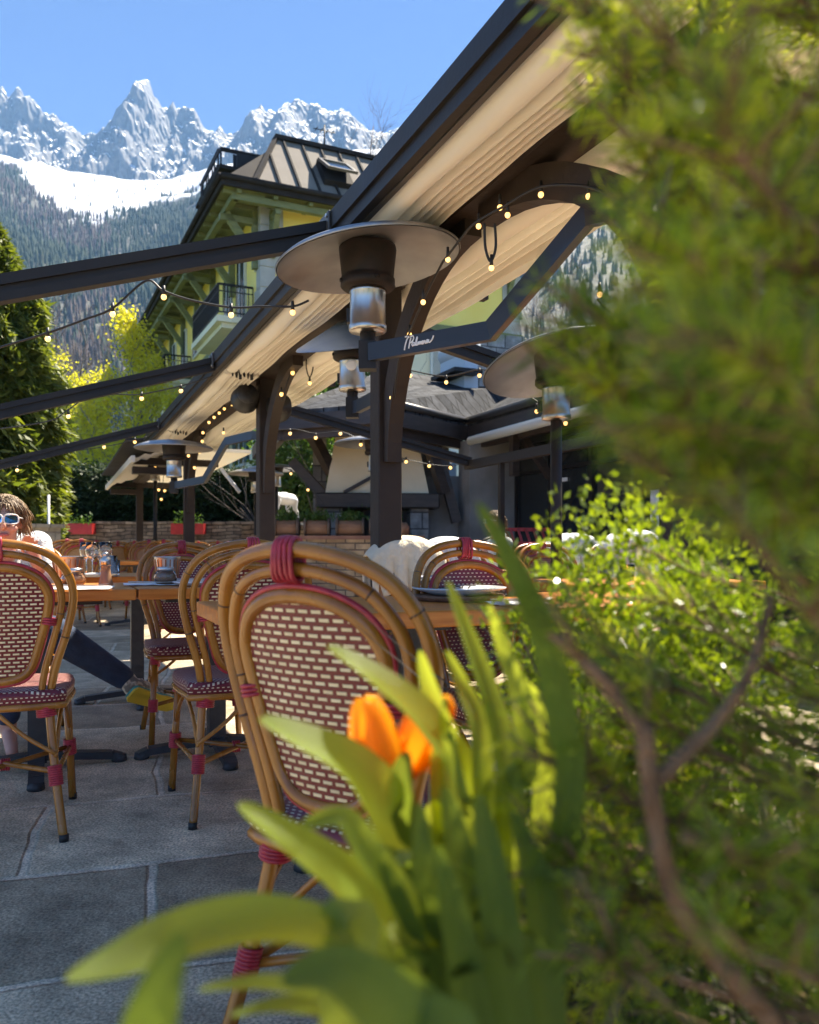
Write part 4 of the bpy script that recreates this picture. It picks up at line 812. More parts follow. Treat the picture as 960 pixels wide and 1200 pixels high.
q = W(182, 548, 13.5); stand_heater(q.x, q.y, 'far patio heater under the drooping far awning', .42, q.z - .20)
# handwriting on the arm
def handwriting(parent, origin, X, Z, h, matl):
    strokes = [
        [(-.15, 1.05), (.0, 1.02), (.12, 1.12)], [(-.28, -.45), (-.18, .0), (.02, .55), (.28, .95), (.42, .9)],
        [(.30, -.35), (.42, .2), (.62, .85)], [(.55, .9), (.85, 1.02), (.98, .72), (.82, .42), (.52, .26)],
        [(.98, .22), (.85, .26), (.74, .05), (.84, -.12), (1.0, .05), (1.06, .24), (1.04, -.02), (1.16, -.10), (1.30, .20), (1.44, .62), (1.42, .78), (1.30, .40), (1.28, -.02), (1.40, -.12), (1.52, .12),
         (1.56, .22), (1.58, -.08), (1.68, .18), (1.74, .18), (1.76, -.08), (1.86, .18), (1.93, .16), (1.95, -.06), (2.04, -.02), (2.16, .22), (2.06, .20), (2.04, -.04), (2.16, -.1), (2.28, .06), (2.26, .22), (2.38, .18), (2.44, .24), (2.44, .02), (2.52, -.08), (2.66, .08),
         (2.82, .24), (2.70, .26), (2.62, .08), (2.70, -.06), (2.84, .10), (2.90, .26), (2.88, .04), (3.0, -.06), (3.25, .12), (3.45, .42), (3.52, .62)]]
    m = MB()
    for s in strokes:
        pts = smoothline([origin + X * (x * h) + Z * (z * h) for x, z in s], 5); m.tube(pts, [.0034 * (h / .04)] * len(pts), 6)
    return m.build('lettering', matl, parent)
a, b_ = pts1[0], pts1[1]; dX = (b_ - a).normalized(); nrm_ = Vector((dX.x, dX.y, 0)).normalized(); side = Vector((nrm_.y, -nrm_.x, 0)); ZZ = side.cross(dX) ; ZZ = ZZ if ZZ.z > 0 else -ZZ
org = a.lerp(b_, .34) + side * .019 - ZZ * .005
handwriting(A1_, org - Vector((h1.x, h1.y, 0)), dX, ZZ, .037, M['white'])
# speakers at the second post
def speaker(loc, label):
    root = empty('loudspeaker', loc, R(20), label, 'loudspeaker', 'black loudspeakers on the second post'); m = MB()
    m.lathe([(.02, -.10), (.11, -.09), (.12, -.06), (.10, .05), (.06, .10), (.02, .11)], n=20, M=Matrix.Rotation(R(80), 3, 'X')); m.build('cabinet', M['black'], root)
    m = MB(); m.lathe([(.0, .10), (.085, .10), (.085, .107), (0, .11)], n=18, M=Matrix.Rotation(R(80), 3, 'X')); m.build('grille', M['iron'], root)
    m = MB(); m.box((0, .02, .14), (.03, .03, .12)); m.build('bracket', M['dark'], root)
speaker(W(288, 466, 6.9), 'black loudspeaker on the left side of the second post'); speaker(W(327, 477, 6.95), 'black loudspeaker on the right side of the second post')
# ================================================================ string lights
def string(pts, bulbs, label, rb=.022, drop=.045, rc=.005):
    pts = smoothline(pts, 8); root = empty('string_light', pts[0], 0, label, 'string lights', 'festoon strings of warm bulbs'); o = pts[0]
    m = MB(); m.tube([p - o for p in pts], rc, 6); m.build('cable', M['black'], root)
    for b_ in bulbs:
        b_ = Vector(b_) - o; s = MB(); s.tube([b_ + Vector((0, 0, drop + rb * .4)), b_ + Vector((0, 0, rb * .6))], [.011 * rb / .022, .016 * rb / .022], 10); s.build('socket', M['black'], root)
        k = MB(); k.ball(b_, rb, n=14, sc=(1, 1, 1.1)); k.build('bulb', M['bulb'], root)
S = lambda lst, Y, dz=-.055: [W(x, y, (Y if not isinstance(Y, (list, tuple)) else Y[0] + (Y[1] - Y[0]) * i / max(1, len(lst) - 1))) - Vector((0, 0, dz)) for i, (x, y) in enumerate(lst)]
def strline(c, bulbs, Y, label, rb=.024):
    rb *= .64
    string(S(c, Y, 0), [W(x, y, Y if not isinstance(Y, (list, tuple)) else np.interp(x, [c[0][0], c[-1][0]], Y)) for x, y in bulbs], label, rb)
strline([(-40, 420), (0, 407), (56, 390), (100, 374), (132, 361), (171, 329), (192, 341), (225, 352), (271, 360), (310, 359), (343, 359), (362, 352)], [(56, 397), (132, 368), (192, 348), (271, 369), (343, 366)], 3.6, 'festoon string looped under the nearest left rail', .019)
strline([(-20, 505), (55, 494), (80, 480), (108, 462), (140, 462), (165, 462), (213, 452), (250, 440)], [(80, 488), (118, 461), (166, 467), (212, 458)], 6.4, 'festoon string hung under the middle left rail', .024)
strline([(-10, 548), (40, 540), (80, 530), (130, 522), (172, 512)], [(20, 551), (88, 522), (122, 524), (158, 518)], 9.5, 'festoon string under the farthest left rail', .028)
strline([(520, 306), (540, 280), (556, 262), (590, 242), (634, 219), (690, 219), (724, 236), (770, 262)], [(525, 304), (496, 354), (561, 265), (586, 243), (595, 252), (634, 228), (690, 230)], [3.25, 2.45], 'festoon string under the nearest arched brace', .016)
strline([(568, 262), (569, 290), (575, 306), (581, 290), (580, 262)], [(576, 314)], 3.0, 'short looped bulb cable below the nearest beam', .016)
strline([(462, 470), (468, 420), (480, 390), (497, 350), (520, 305)], [(459, 466), (466, 430), (480, 392)], [4.3, 3.4], 'festoon string climbing the brace of the nearest post', .018)
strline([(330, 470), (341, 437), (357, 414), (368, 405), (382, 402), (400, 398)], [(330, 462), (343, 437), (357, 418), (366, 408), (384, 406)], 6.2, 'festoon string on the arch right of the second post', .024)
strline([(360, 408), (359, 430), (363, 442), (367, 430), (367, 408)], [(363, 449)], 6.2, 'short looped bulb cable behind the conical heater', .022)
strline([(455, 428), (481, 434), (523, 441), (562, 433), (582, 440), (600, 452), (629, 470), (665, 492)], [(481, 440), (523, 448), (562, 440), (596, 462), (629, 482), (663, 496)], [6.0, 4.9], 'festoon string strung across the slate roof', .020)
strline([(318, 505), (345, 503), (370, 508), (399, 506), (423, 516), (450, 530), (476, 538), (503, 544), (530, 546), (545, 540)], [(312, 528), (340, 508), (370, 513), (399, 508), (423, 521), (476, 541), (503, 546), (528, 548)], 9.0, 'festoon string in front of the fireplace hood', .028)
strline([(330, 548), (342, 552), (362, 572), (380, 590)], [(341, 555), (361, 574)], 10.5, 'dangling bulbs between the statue and the hood', .026)
strline([(238, 508), (246, 500), (258, 488), (272, 474), (282, 478)], [(238, 507), (245, 495), (251, 489), (257, 484), (263, 479), (272, 474), (281, 478), (262, 507)], 8.2, 'close row of bulbs under the ridge near the third post', .022)
strline([(226, 530), (234, 528), (240, 520), (244, 530)], [(226, 526), (234, 530), (237, 517), (221, 534), (228, 548)], 9.8, 'tangle of bulbs beside the slim third post', .026)
strline([(180, 545), (186, 556), (189, 580), (192, 556)], [(182, 548), (195, 556), (186, 574), (189, 585), (193, 575)], 13, 'dangling bulbs under the far awning', .032)
strline([(700, 350), (715, 365), (735, 372), (760, 395)], [(703, 345), (722, 374)], 3.4, 'short bulb string beyond the conifer', .018)
b = MB(); b.tube([W(259, 549, 12.0), W(281, 577, 12.0)], .028, 8); tag(b.build('white_pole', M['whitepaint']), 'slanting white pole before the hedge, between the second and third posts', 'pole')
# ================================================================ bistro chairs
def xz(path, z0=.46, lean=.17, curve=.9):                    # (x, z) outline to the leaning, slightly wrapped back
    return [Vector((x, -.185 - max(0, z - z0) * lean * (1 + .5 * max(0, z - z0)) + curve * x * x - (.02 if z < z0 else 0) * 0, z)) for x, z in path]
def mirror(half): return [(-x, z) for x, z in half] + [(x, z) for x, z in reversed(half) if x > 1e-6]
OUT = mirror([(.150, .40), (.152, .46), (.168, .55), (.198, .65), (.219, .74), (.223, .80), (.208, .86), (.168, .914), (.10, .947), (0, .960)])
SEC = mirror([(.128, .40), (.126, .47), (.138, .55), (.162, .64), (.184, .73), (.188, .79), (.175, .84), (.140, .888), (.08, .917), (0, .927)])
PIP = [(0, .899), (.07, .890), (.125, .862), (.156, .82), (.163, .775), (.150, .70), (.130, .62), (.106, .545), (.07, .508), (0, .497)]
INN = [(0, .884), (.065, .875), (.116, .848), (.143, .81), (.150, .77), (.138, .70), (.118, .62), (.096, .555), (.06, .522), (0, .512)]
def loop(h): return h + [(-x, z) for x, z in reversed(h[1:-1])]
def wrapcoil(m, c, axis, r, n=5, pitch=.0072, tr=.0042):
    axis = Vector(axis).normalized(); u = axis.orthogonal().normalized(); v = axis.cross(u)
    for k in range(n):
        o = Vector(c) + axis * (k - (n - 1) / 2) * pitch; m.tube([o + (u * math.cos(a) + v * math.sin(a)) * r for a in [2 * math.pi * i / 12 for i in range(12)]], tr, 6, closed=True)
def make_chair(name, label, cat, group, variant='maroon', simple=False):
    root = empty(name, (0, 0, 0), 0, label, cat, group); n = 6 if simple else 10; seg = 3 if simple else 5
    m = MB(); o = smoothline(xz(OUT), seg); m.tube(o, .0138, n)
    for i in (seg * 3, seg * 6, len(o) - 1 - seg * 6, len(o) - 1 - seg * 3): m.tube([o[i] - (o[i + 1] - o[i - 1]) * .06, o[i] + (o[i + 1] - o[i - 1]) * .06], .0143, n, 1)
    m.build('outer_frame', [M['rattan'], M['rattanring']], root)
    m = MB(); s = smoothline(xz(SEC), seg); m.tube(s, .0118, n)
    for i in (seg * 4, seg * 7, len(s) - 1 - seg * 7, len(s) - 1 - seg * 4): m.tube([s[i] - (s[i + 1] - s[i - 1]) * .06, s[i] + (s[i + 1] - s[i - 1]) * .06], .0123, n, 1)
    m.build('middle_frame', [M['rattan'], M['rattanring']], root)
    m = MB(); m.tube(smoothline(xz(loop(PIP)), seg, True), .0062, 6, closed=True); m.build('red_piping', M['redwrap'], root)
    m = MB(); inn = smoothline(xz(loop(INN)), seg, True); m.tube(inn, .0145, n, closed=True); m.build('inner_frame', M['rattan'], root)
    # woven back: two faces 5 mm apart
    m = MB(); ring = [(p.x, p.z) for p in inn]; cz = .70; vs = []; fs = []; K = len(ring)
    for off, mi in ((-.003, 0), (.003, 1)):
        o0 = len(vs)
        for f in (1.0, .66, .33, .02):
            for x, z in ring:
                q = xz([(x * f, cz + (z - cz) * f)])[0]; vs.append(q + Vector((0, off, 0)))
        for a in range(3):
            for k in range(K): l = (k + 1) % K; t_ = (o0 + a * K + k, o0 + a * K + l, o0 + a * K + K + l, o0 + a * K + K + k); fs.append((t_, mi, off))
        fs.append((tuple(o0 + 3 * K + k for k in range(K)), mi, off))
    m.v = [tuple(v) for v in vs]
    for t_, mi, off in fs: m.f.append(t_ if off < 0 else t_[::-1]); m.m.append(mi); m.sm.append(True)
    m.build('woven_back', [M['caneback'], M['canefront']] if variant == 'maroon' else [M['tancane'], M['tancane']], root)
    # seat
    m = MB(); out_ = [(-.165, -.19), (.165, -.19), (.20, -.12), (.215, .08), (.19, .18), (.10, .215), (0, .222), (-.10, .215), (-.19, .18), (-.215, .08), (-.20, -.12)]
    ol = [(p.x, p.y) for p in smoothline([(x, y, 0) for x, y in out_], 3, True)]; K = len(ol); vs = []
    for f, z in ((.985, .434), (1.0, .440), (1.012, .462), (.985, .476), (.7, .481), (.02, .476)): vs += [(x * f, y * f, z) for x, y in ol]
    fs = [(a * K + k, a * K + (k + 1) % K, (a + 1) * K + (k + 1) % K, (a + 1) * K + k) for a in range(5) for k in range(K)]
    m.add(vs, fs[2 * K:], 0, True); m.add(vs, fs[:2 * K], 1, True); m.add(vs[:K], [tuple(range(K - 1, -1, -1))], 0); m.build('seat', [M['caneseat'], M['caneband']] if variant == 'maroon' else [M['tancane'], M['tancane']], root)
    m = MB(); m.tube([(x * .97, y * .97, .424) for x, y in ol], .0125, 8, closed=True); m.build('seat_ring', M['rattan'], root)
    def bind(*a):
        r_ = MB(); wrapcoil(r_, *a); r_.build('red_binding', M['redwrap'], root)
    red = MB()
    feet = []
    for s_ in (-1, 1):
        top = xz([(s_ * .150, .40)])[0]; foot = Vector((s_ * .198, -.268, 0)); m = MB(); pts = smoothline([xz([(s_ * .151, .47)])[0] + Vector((0, -.001, 0)), top, Vector((s_ * .168, -.205, .22)), foot], 5); m.tube(pts, .0142, n); lg = m.build('leg', M['rattan'], root); mf = MB(); mf.tube([foot + Vector((0, 0, .0)), foot + Vector((0, 0, .022))], .0152, n); mf.build('foot_cap', M['black'], lg)
        ft = Vector((s_ * .185, .165, .43)); ff = Vector((s_ * .205, .205, 0)); m = MB(); m.tube([ft, ft.lerp(ff, .5), ff], .0142, n); lg = m.build('leg', M['rattan'], root); mf = MB(); mf.tube([ff, ff + Vector((0, 0, .022))], .0152, n); mf.build('foot_cap', M['black'], lg)
        rmid = Vector((s_ * .170, -.210, .20)); fmid = ft.lerp(ff, .53); feet.append((rmid, fmid))
        m = MB(); m.tube([rmid, fmid], .0095, 8); m.build('stretcher', M['rattan'], root)
        m = MB()
        m.tube(smoothline([rmid + Vector((0, 0, .06)), rmid.lerp(fmid, .22) + Vector((0, 0, .15)), rmid.lerp(fmid, .5) + Vector((0, 0, .215))], 4), .0075, 6); m.tube(smoothline([fmid + Vector((0, 0, .06)), rmid.lerp(fmid, .78) + Vector((0, 0, .15)), rmid.lerp(fmid, .5) + Vector((0, 0, .215))], 4), .0075, 6); m.build('curved_brace', M['rattan'], root)
        ax = top - Vector((s_ * .168, -.205, .22)); bind(Vector((s_ * .139, top.y - .002, .405)), (s_ * -.1, .05, 1), .0285, 5); bind(rmid + Vector((0, 0, .0)), ax, .0195, 9); bind(fmid, ft - ff, .0195, 8); bind(ft + Vector((0, 0, -.02)), ft - ff, .0185, 5)
        pm = xz([(s_ * .141, .715)])[0]; bind(xz([(s_ * .150, .705)])[0], (s_ * .18, 0, 1), .0215, 3, .008, .0042)
    a0, a1 = feet[0][0].lerp(feet[0][1], .5), feet[1][0].lerp(feet[1][1], .5)
    m = MB(); m.tube([feet[0][0], feet[1][1]], .009, 8); m.tube([feet[0][1], feet[1][0] + Vector((0, 0, .012))], .009, 8); m.build('cross_stretcher', M['rattan'], root); bind((a0 + a1) / 2, (1, 0, 0), .018, 4)
    m = MB(); m.tube(smoothline([feet[0][0] + Vector((0, 0, .07)), Vector((-.08, -.2, .33)), Vector((0, -.195, .405))], 4), .0075, 6); m.tube(smoothline([feet[1][0] + Vector((0, 0, .07)), Vector((.08, -.2, .33)), Vector((0, -.195, .405))], 4), .0075, 6); m.build('curved_brace', M['rattan'], root)
    # crown binding over both arches
    yt = xz([(0, .944)])[0].y
    for k in range(5):
        x = (k - 2) * .0088; e = .0045; zc = xz([(0, .944)])[0].z; pts = []
        for i in range(14):
            a = 2 * math.pi * i / 14; pts.append((x + .003 * math.sin(a + k), yt + .0185 * math.cos(a) + .004 * 0, .9435 - .018 * (x * x) / .0009 * .2 + .0355 * (1 if math.sin(a) > 0 else -1) * abs(math.sin(a)) ** .6))
        red.tube(pts, e, 6, closed=True)
    red.build('red_binding', M['redwrap'], root)
    return root
CG = 'rattan bistro chairs on the terrace'
chairA = make_chair('bistro_chair', 'nearest rattan bistro chair with a cream woven back behind the orange tulip', 'chair', CG)
_kids = {}
for x in bpy.data.objects:
    if x.parent: _kids.setdefault(x.parent.name, []).append(x)
def place(o, x, y, deg, z=0.0, s=1.0):
    o.location = (x, y, z); o.rotation_euler = (0, 0, R(deg)); o.scale = (s, s, s); return o
def back_at(o, x, y, deg, z=0.0, s=1.0):                       # put the chair so the back stands over (x, y)
    a = R(deg); return place(o, x - math.sin(a) * .235 * s, y + math.cos(a) * .235 * s, deg, z, s)
def chair(x, y, deg, label, src=None, z=0.0, s=1.0, group=CG):
    c = copy_tree(src or chairA, None, _kids); c['label'] = label; c['group'] = group; return back_at(c, x, y, deg, z, s)
back_at(chairA, -.165, 1.36, -34); chairA.scale = (1, 1, .985)
chair(-.56, 2.86, 23.5, 'rattan bistro chair just behind the nearest one, its woven seat and front legs in view')
chair(-1.31, 2.60, 20, 'rattan bistro chair cut by the left edge of the photo, red-lit woven back')
chair(-1.19, 4.30, 203.5, 'rattan bistro chair with a maroon dotted back facing us beyond the long table')
chair(.215, 2.82, 203.5, 'rattan bistro chair with a maroon dotted back facing us behind the white plates')
chair(.02, 4.5, 203.5, 'rattan bistro chair under the cream blanket')
chair(.30, 5.4, 203.5, 'rattan bistro chair under the small white blanket')
chair(-2.02, 4.25, 195, 'rattan bistro chair the seated woman sits on')
chair(-1.62, 5.75, 203.5, 'rattan bistro chair behind the second table, in the gap under the wine glasses')
for i, (px, py, Y, dg) in enumerate(((640, 640, 5.6, 200), (655, 642, 6.4, 203), (625, 640, 7.3, 203), (720, 640, 5.0, 205))):
    q = W(px, 640, Y); chair(q.x, q.y, dg, ['rattan bistro chair in front of the red rack, left of the white cushions', 'rattan bistro chair just behind the one in front of the red rack', 'small far rattan bistro chair under the red rack', 'rattan bistro chair carrying a white fur cushion'][i])
farA = make_chair('wicker_chair', 'far tan wicker chair facing the stone wall, left of the slim post', 'chair', 'tan wicker chairs by the stone wall', 'tan', True)
_kids = {}
for x in bpy.data.objects:
    if x.parent: _kids.setdefault(x.parent.name, []).append(x)
FG_ = 'tan wicker chairs by the stone wall'
FAR = [(76, 15.6, 40), (85, 15.2, 30), (93, 14.6, 20), (139, 13.6, 8), (160, 13.4, -14), (174, 11.0, 190), (192, 10.6, 200), (78, 10.0, 30), (95, 9.6, 25), (233, 15.0, 200), (255, 13.8, 15), (278, 13.4, -10), (292, 14.4, 190), (120, 16.4, 190), (268, 16.0, 195), (112, 12.2, 30)]
LB = ['leftmost tan wicker chair in the overlapping row by the pale wall', 'second wicker chair in the overlapping row by the pale wall', 'third wicker chair of the row by the pale wall, back fully shown', 'tan wicker chair with a pale round back above the wine glasses', 'tan wicker chair with an orange-lit back right of the pale round one', 'low wicker chair standing behind the narrow yellow-edged table', 'wicker chair tucked between the narrow table and the dotted chair', 'wicker chair partly behind the metal bucket', 'wicker chair just right of the metal bucket', 'shaded wicker chair right of the slim third post', 'round-backed wicker chair between the slim post and the second post', 'pink-lit round wicker chair close left of the second post', 'wicker chair half hidden by the second post', 'small wicker chair against the dark stone wall', 'shaded wicker chair against the wall under the red planter', 'wicker chair in the middle of the left far group']
for i, (px, Y, dg) in enumerate(FAR):
    q = W(px, 640, Y); o = farA if i == 0 else copy_tree(farA, None, _kids); o['label'] = LB[i]; back_at(o, q.x, q.y, dg, 0.0, 1.06)
# ================================================================ tables
TZ = .775
def make_table(x, y, deg, label, L=.74, D=.66, th=.045, group='varnished wooden tables', bx=0):
    root = empty('terrace_table', (x, y, 0), R(deg), label, 'table', group)
    m = MB(); m.box((0, 0, TZ - th / 2), (L, D, th), bev=.004); m.build('tabletop', M['wood'], root)
    m = MB(); m.box((bx, 0, .38), (.075, .075, .70)); m.box((0, 0, TZ - th - .012), (.5, .4, .02)); m.build('column', M['iron'], root)
    for a in (0, 90):
        m = MB(); MM = Matrix.Rotation(R(a), 3, 'Z'); BX = Vector((bx, 0, 0)); pts = [(-.34, 0, .016), (-.30, 0, .032), (-.05, 0, .055), (.05, 0, .055), (.30, 0, .032), (.34, 0, .016)]
        prev = None
        for p, q in zip(pts, pts[1:]): m.bar(MM @ Vector(p) + BX, MM @ Vector(q) + BX, .058, .032)
        for e in (-.33, .33): m.lathe([(.03, 0), (.034, .004), (.03, .03)], MM @ Vector((e, 0, 0)) + BX, 14)
        m.build('foot', M['iron'], root)
    return root
def tbl(px_, Y, al, au, label, **k):                          # placed by its front left corner
    c = Vector((*W(px_, 640, Y).xy, 0)) + VX * al + UT * au; return make_table(c.x, c.y, 23.5, label, **k), c
TA, ca = tbl(222, 1.95, .51, .33, 'nearest orange wooden table, its bare corner showing left of the nearest chair', L=.78, bx=.2)
TA2, _c = tbl(222, 1.95, .51 + .79, .33, 'orange wooden table joined on behind the conifer to the nearest one', L=.78)
T2, c2 = tbl(161.5, 3.34, .376, .33, 'wooden table with the glass jar and steel bucket behind the dotted chair side', L=.745)
T1, c1 = tbl(161.5, 3.34, -.378, .33, 'wooden table with the pepper mill in front of the seated woman', L=.745)
T3, c3 = tbl(84, 4.6, .38, .33, 'second-row wooden table carrying the wine glasses')
q = W(160, 640, 9.9); make_table(q.x, q.y, 23.5, 'narrow far table with a yellow-lit edge')
q = W(520, 640, 6.2); make_table(q.x, q.y, 23.5, 'far table with glasses left of the red rack')
q = W(745, 640, 4.2); make_table(q.x, q.y, 23.5, 'table with the square tumbler before the white cushions', L=1.1)
q = W(650, 640, 8.0); make_table(q.x, q.y, 23.5, 'far table under the red rack')
# ================================================================ things on the tables
TG_ = 'table settings'
def on(px, py, z=TZ):                                         # the point of a table top seen at this pixel
    Y = (CAMZ - z) * F / (py - HOR); return Vector(((px - 480) / F * Y, Y, z + .0005))
M['plate'] = mat('pale_glazed_plate', (.62, .66, .70), (.70, .73, .76), .12, scale=3)
M['brownmat'] = mat('brown_wicker_mat', (.14, .06, .03), (.22, .10, .05), .7, scale=50, bump=.4)
def plate(loc, r, label, text=None, under=True):
    root = empty('dinner_plate', loc, R(10), label, 'plate', 'white plates on the nearest table')
    if under: m = MB(); m.lathe([(.02, 0), (r * .92, 0), (r * 1.0, .012), (r * .98, .018), (.02, .012)], n=40); m.build('charger', M['brownmat'], root)
    z = .018 if under else 0
    m = MB(); m.lathe([(.0, z), (r * .6, z), (r * .66, z + .004), (r * 1.02, z + .020), (r * 1.03, z + .024), (r * .66, z + .010), (r * .58, z + .007), (0, z + .007)], n=48, cap=False); m.build('plate', M['plate'], root)
    if text:
        cu = bpy.data.curves.new('t', 'FONT'); cu.body = text; cu.size = .052; cu.align_x = 'CENTER'; cu.extrude = .0006; ob = bpy.data.objects.new('t', cu); sc.collection.objects.link(ob); dg = bpy.context.evaluated_depsgraph_get(); me = bpy.data.meshes.new_from_object(ob.evaluated_get(dg)); bpy.data.objects.remove(ob); me.materials.clear(); me.materials.append(M['armsteel'])
        for v in me.vertices:
            x, y = v.co.x, v.co.y; a = -x / (r * .80); rr = r * .74 + y; zz = z + .010 + (rr / r - .66) / .36 * .0135 + v.co.z + .0012; v.co = (-math.sin(a) * rr, math.cos(a) * rr, zz)
        o = bpy.data.objects.new('lettering', me); sc.collection.objects.link(o); o.parent = root
    return root
plate(on(538, 703), .15, 'nearer white plate with dark lettering on a wicker charger', 'MONT'); q = on(532, 692); q.y += .42; plate(q, .15, 'further white plate, no lettering seen, before the dotted chair')
def glass(loc, label, wine=True, h=.2, group='wine glasses'):
    root = MB()
    if wine: root.lathe([(.0, 0), (.034, .001), (.034, .003), (.006, .008), (.0042, .02), (.0042, h * .45), (.012, h * .48), (.034, h * .60), (.039, h * .74), (.033, h), (.0318, h), (.0375, h * .74), (.0325, h * .61), (.010, h * .495), (0, h * .49)], n=24, cap=False)
    else: root.lathe([(.0, 0), (.031, 0), (.035, .005), (.038, h), (.036, h), (.032, .012), (0, .012)], n=24, cap=False)
    o = root.build('wine_glass' if wine else 'tumbler', M['glass']); o.location = loc; tag(o, label, 'glass', group); return o
def on3(px, Y): return Vector(((px - 480) / F * Y, Y, TZ + .0005))
glass(on3(108, 4.80), 'leftmost wine glass on the second-row table'); glass(on3(117, 4.95), 'middle wine glass, furthest back, on the second-row table'); glass(on3(124, 4.78), 'wine glass next to the pepper mill on the second-row table'); glass(on3(101, 5.0), 'wine glass at the back left on the second-row table')
glass(on3(130, 4.72), 'straight clear tumbler behind the pepper mill', False, .12); glass(on3(133, 4.9), 'second straight tumbler just behind the first by the mill', False, .09)
glass(W(735, 640, 4.05) * 1 + Vector((0, 0, TZ - CAMZ)), 'square brown tumbler before the white cushions', False, .085); glass(W(540, 640, 6.1) + Vector((0, 0, TZ - CAMZ)), 'small tumbler on the far table by the leaf blade', False, .1); glass(W(505, 640, 6.3) + Vector((0, 0, TZ - CAMZ)), 'wine glass on the far table behind the dotted chair')
def bucket(loc, label, r=.068, h=.125, steel=True):
    root = empty('metal_bucket', loc, 0, label, 'bucket', 'metal cutlery buckets'); m = MB(); prof = [(.0, 0), (r * .74, 0)] + [(r * (.74 + .26 * k / 12), h * k / 12 + (0)) for k in range(1, 13)] + [(r * 1.04, h + .004), (r * .97, h + .002), (r * .72, .006), (0, .006)]
    m.lathe(prof, n=28, cap=False)
    m.build('pail', M['steel'], root); m = MB()
    for k in range(18): a = k * .349; m.bar((r * .8 * math.cos(a), r * .8 * math.sin(a), h * .12), (r * 1.0 * math.cos(a), r * 1.0 * math.sin(a), h * .92), .006, .004)
    m.build('ribs', mat('copper_ribs', (.45, .22, .12), (.55, .3, .18), .3, metal=.9), root); return root
bucket(on3(80, 3.72), 'ribbed metal bucket on the table left of the pepper mill'); bucket(on3(196, 3.98), 'ribbed metal bucket behind the glass jar', .062, .12)
def jar(loc, label):
    root = empty('glass_jar', loc, 0, label, 'jar', 'squat glass jars'); m = MB(); m.lathe([(0, 0), (.036, .0), (.05, .02), (.052, .04), (.042, .06), (.034, .066), (.033, .063), (.049, .04), (.046, .02), (0, .006)], n=24, cap=False); m.build('jar', M['glass'], root)
    m = MB(); m.lathe([(0, .006), (.042, .012), (.047, .03), (.044, .045), (0, .046)], n=20); m.build('brown_sugar', mat('brown_sugar', (.22, .10, .04), (.34, .17, .07), .8, scale=60), root); m = MB(); m.lathe([(0, .062), (.037, .062), (.038, .08), (0, .081)], n=20); m.build('lid', M['steel'], root)
jar(on3(194, 3.70), 'squat glass jar of brown sugar before the metal bucket'); jar(on3(86, 3.5), 'squat glass jar half hidden by the left chair')
mill = empty('pepper_mill', on3(124, 3.62), 0, 'wooden and clear pepper mill near the table joint', 'pepper mill'); m = MB(); m.lathe([(0, 0), (.030, 0), (.031, .01), (.026, .03), (.021, .06), (.019, .085), (.023, .09)], n=12); m.build('wooden_body', mat('mill_wood', (.30, .15, .07), (.42, .22, .11), .4, scale=20), mill); m = MB(); m.lathe([(.022, .09), (.022, .12), (.012, .128), (.012, .135), (.018, .14), (.0, .15)], n=16); m.build('steel_top', M['steel'], mill)
def napkin(loc, rz, label, s=1.0):
    root = empty('napkin_setting', loc, R(rz), label, 'napkin', 'paper napkins with cutlery'); m = MB(); vs = []
    for i in range(9):
        for j in range(7): vs.append(((i / 8 - .5) * .24 * s, (j / 6 - .5) * .14 * s, .003 + .006 * abs(noise.noise(Vector((i * .6, j * .7, loc[0] * 9)))) + (.004 if j > 3 else 0)))
    m.add(vs, [(i * 7 + j, i * 7 + 7 + j, i * 7 + 8 + j, i * 7 + j + 1) for i in range(8) for j in range(6)], 0, True); m.build('napkin', M['paper'], root)
    m = MB()
    for k, y in enumerate((-.03, .03)):
        m.bar((-.10 * s, y, .016), (.04 * s, y, .014), .008, .003)
        if k: 
            for t in (-.009, -.003, .003, .009): m.bar((.04 * s, y + t, .014), (.10 * s, y + t, .02), .003, .002)
        else: m.bar((.04 * s, y, .014), (.12 * s, y, .016), .017, .002)
    m.build('cutlery', M['steel'], root)
napkin(on3(95, 3.32), 10, 'napkin and fork at the front edge of the pepper-mill table'); napkin(on3(178, 3.66), 20, 'napkin and cutlery left of the sugar jar'); napkin(on3(608, 2.45), 24, 'crumpled napkin right of the white plates', .8)
def dish(loc, label, r=.12):
    m = MB(); m.lathe([(0, 0), (r * .6, 0), (r, .016), (r, .02), (r * .6, .007), (0, .006)], n=36, cap=False); o = m.build('side_plate', M['white']); o.location = loc; tag(o, label, 'plate', 'small white plates on the left tables')
dish(on3(226, 3.85), 'white side plate right of the ribbed bucket'); dish(on3(112, 4.66), 'white side plate under the wine glasses', .13); dish(on3(232, 3.62), 'white side plate near the chair behind the nearest one', .11)
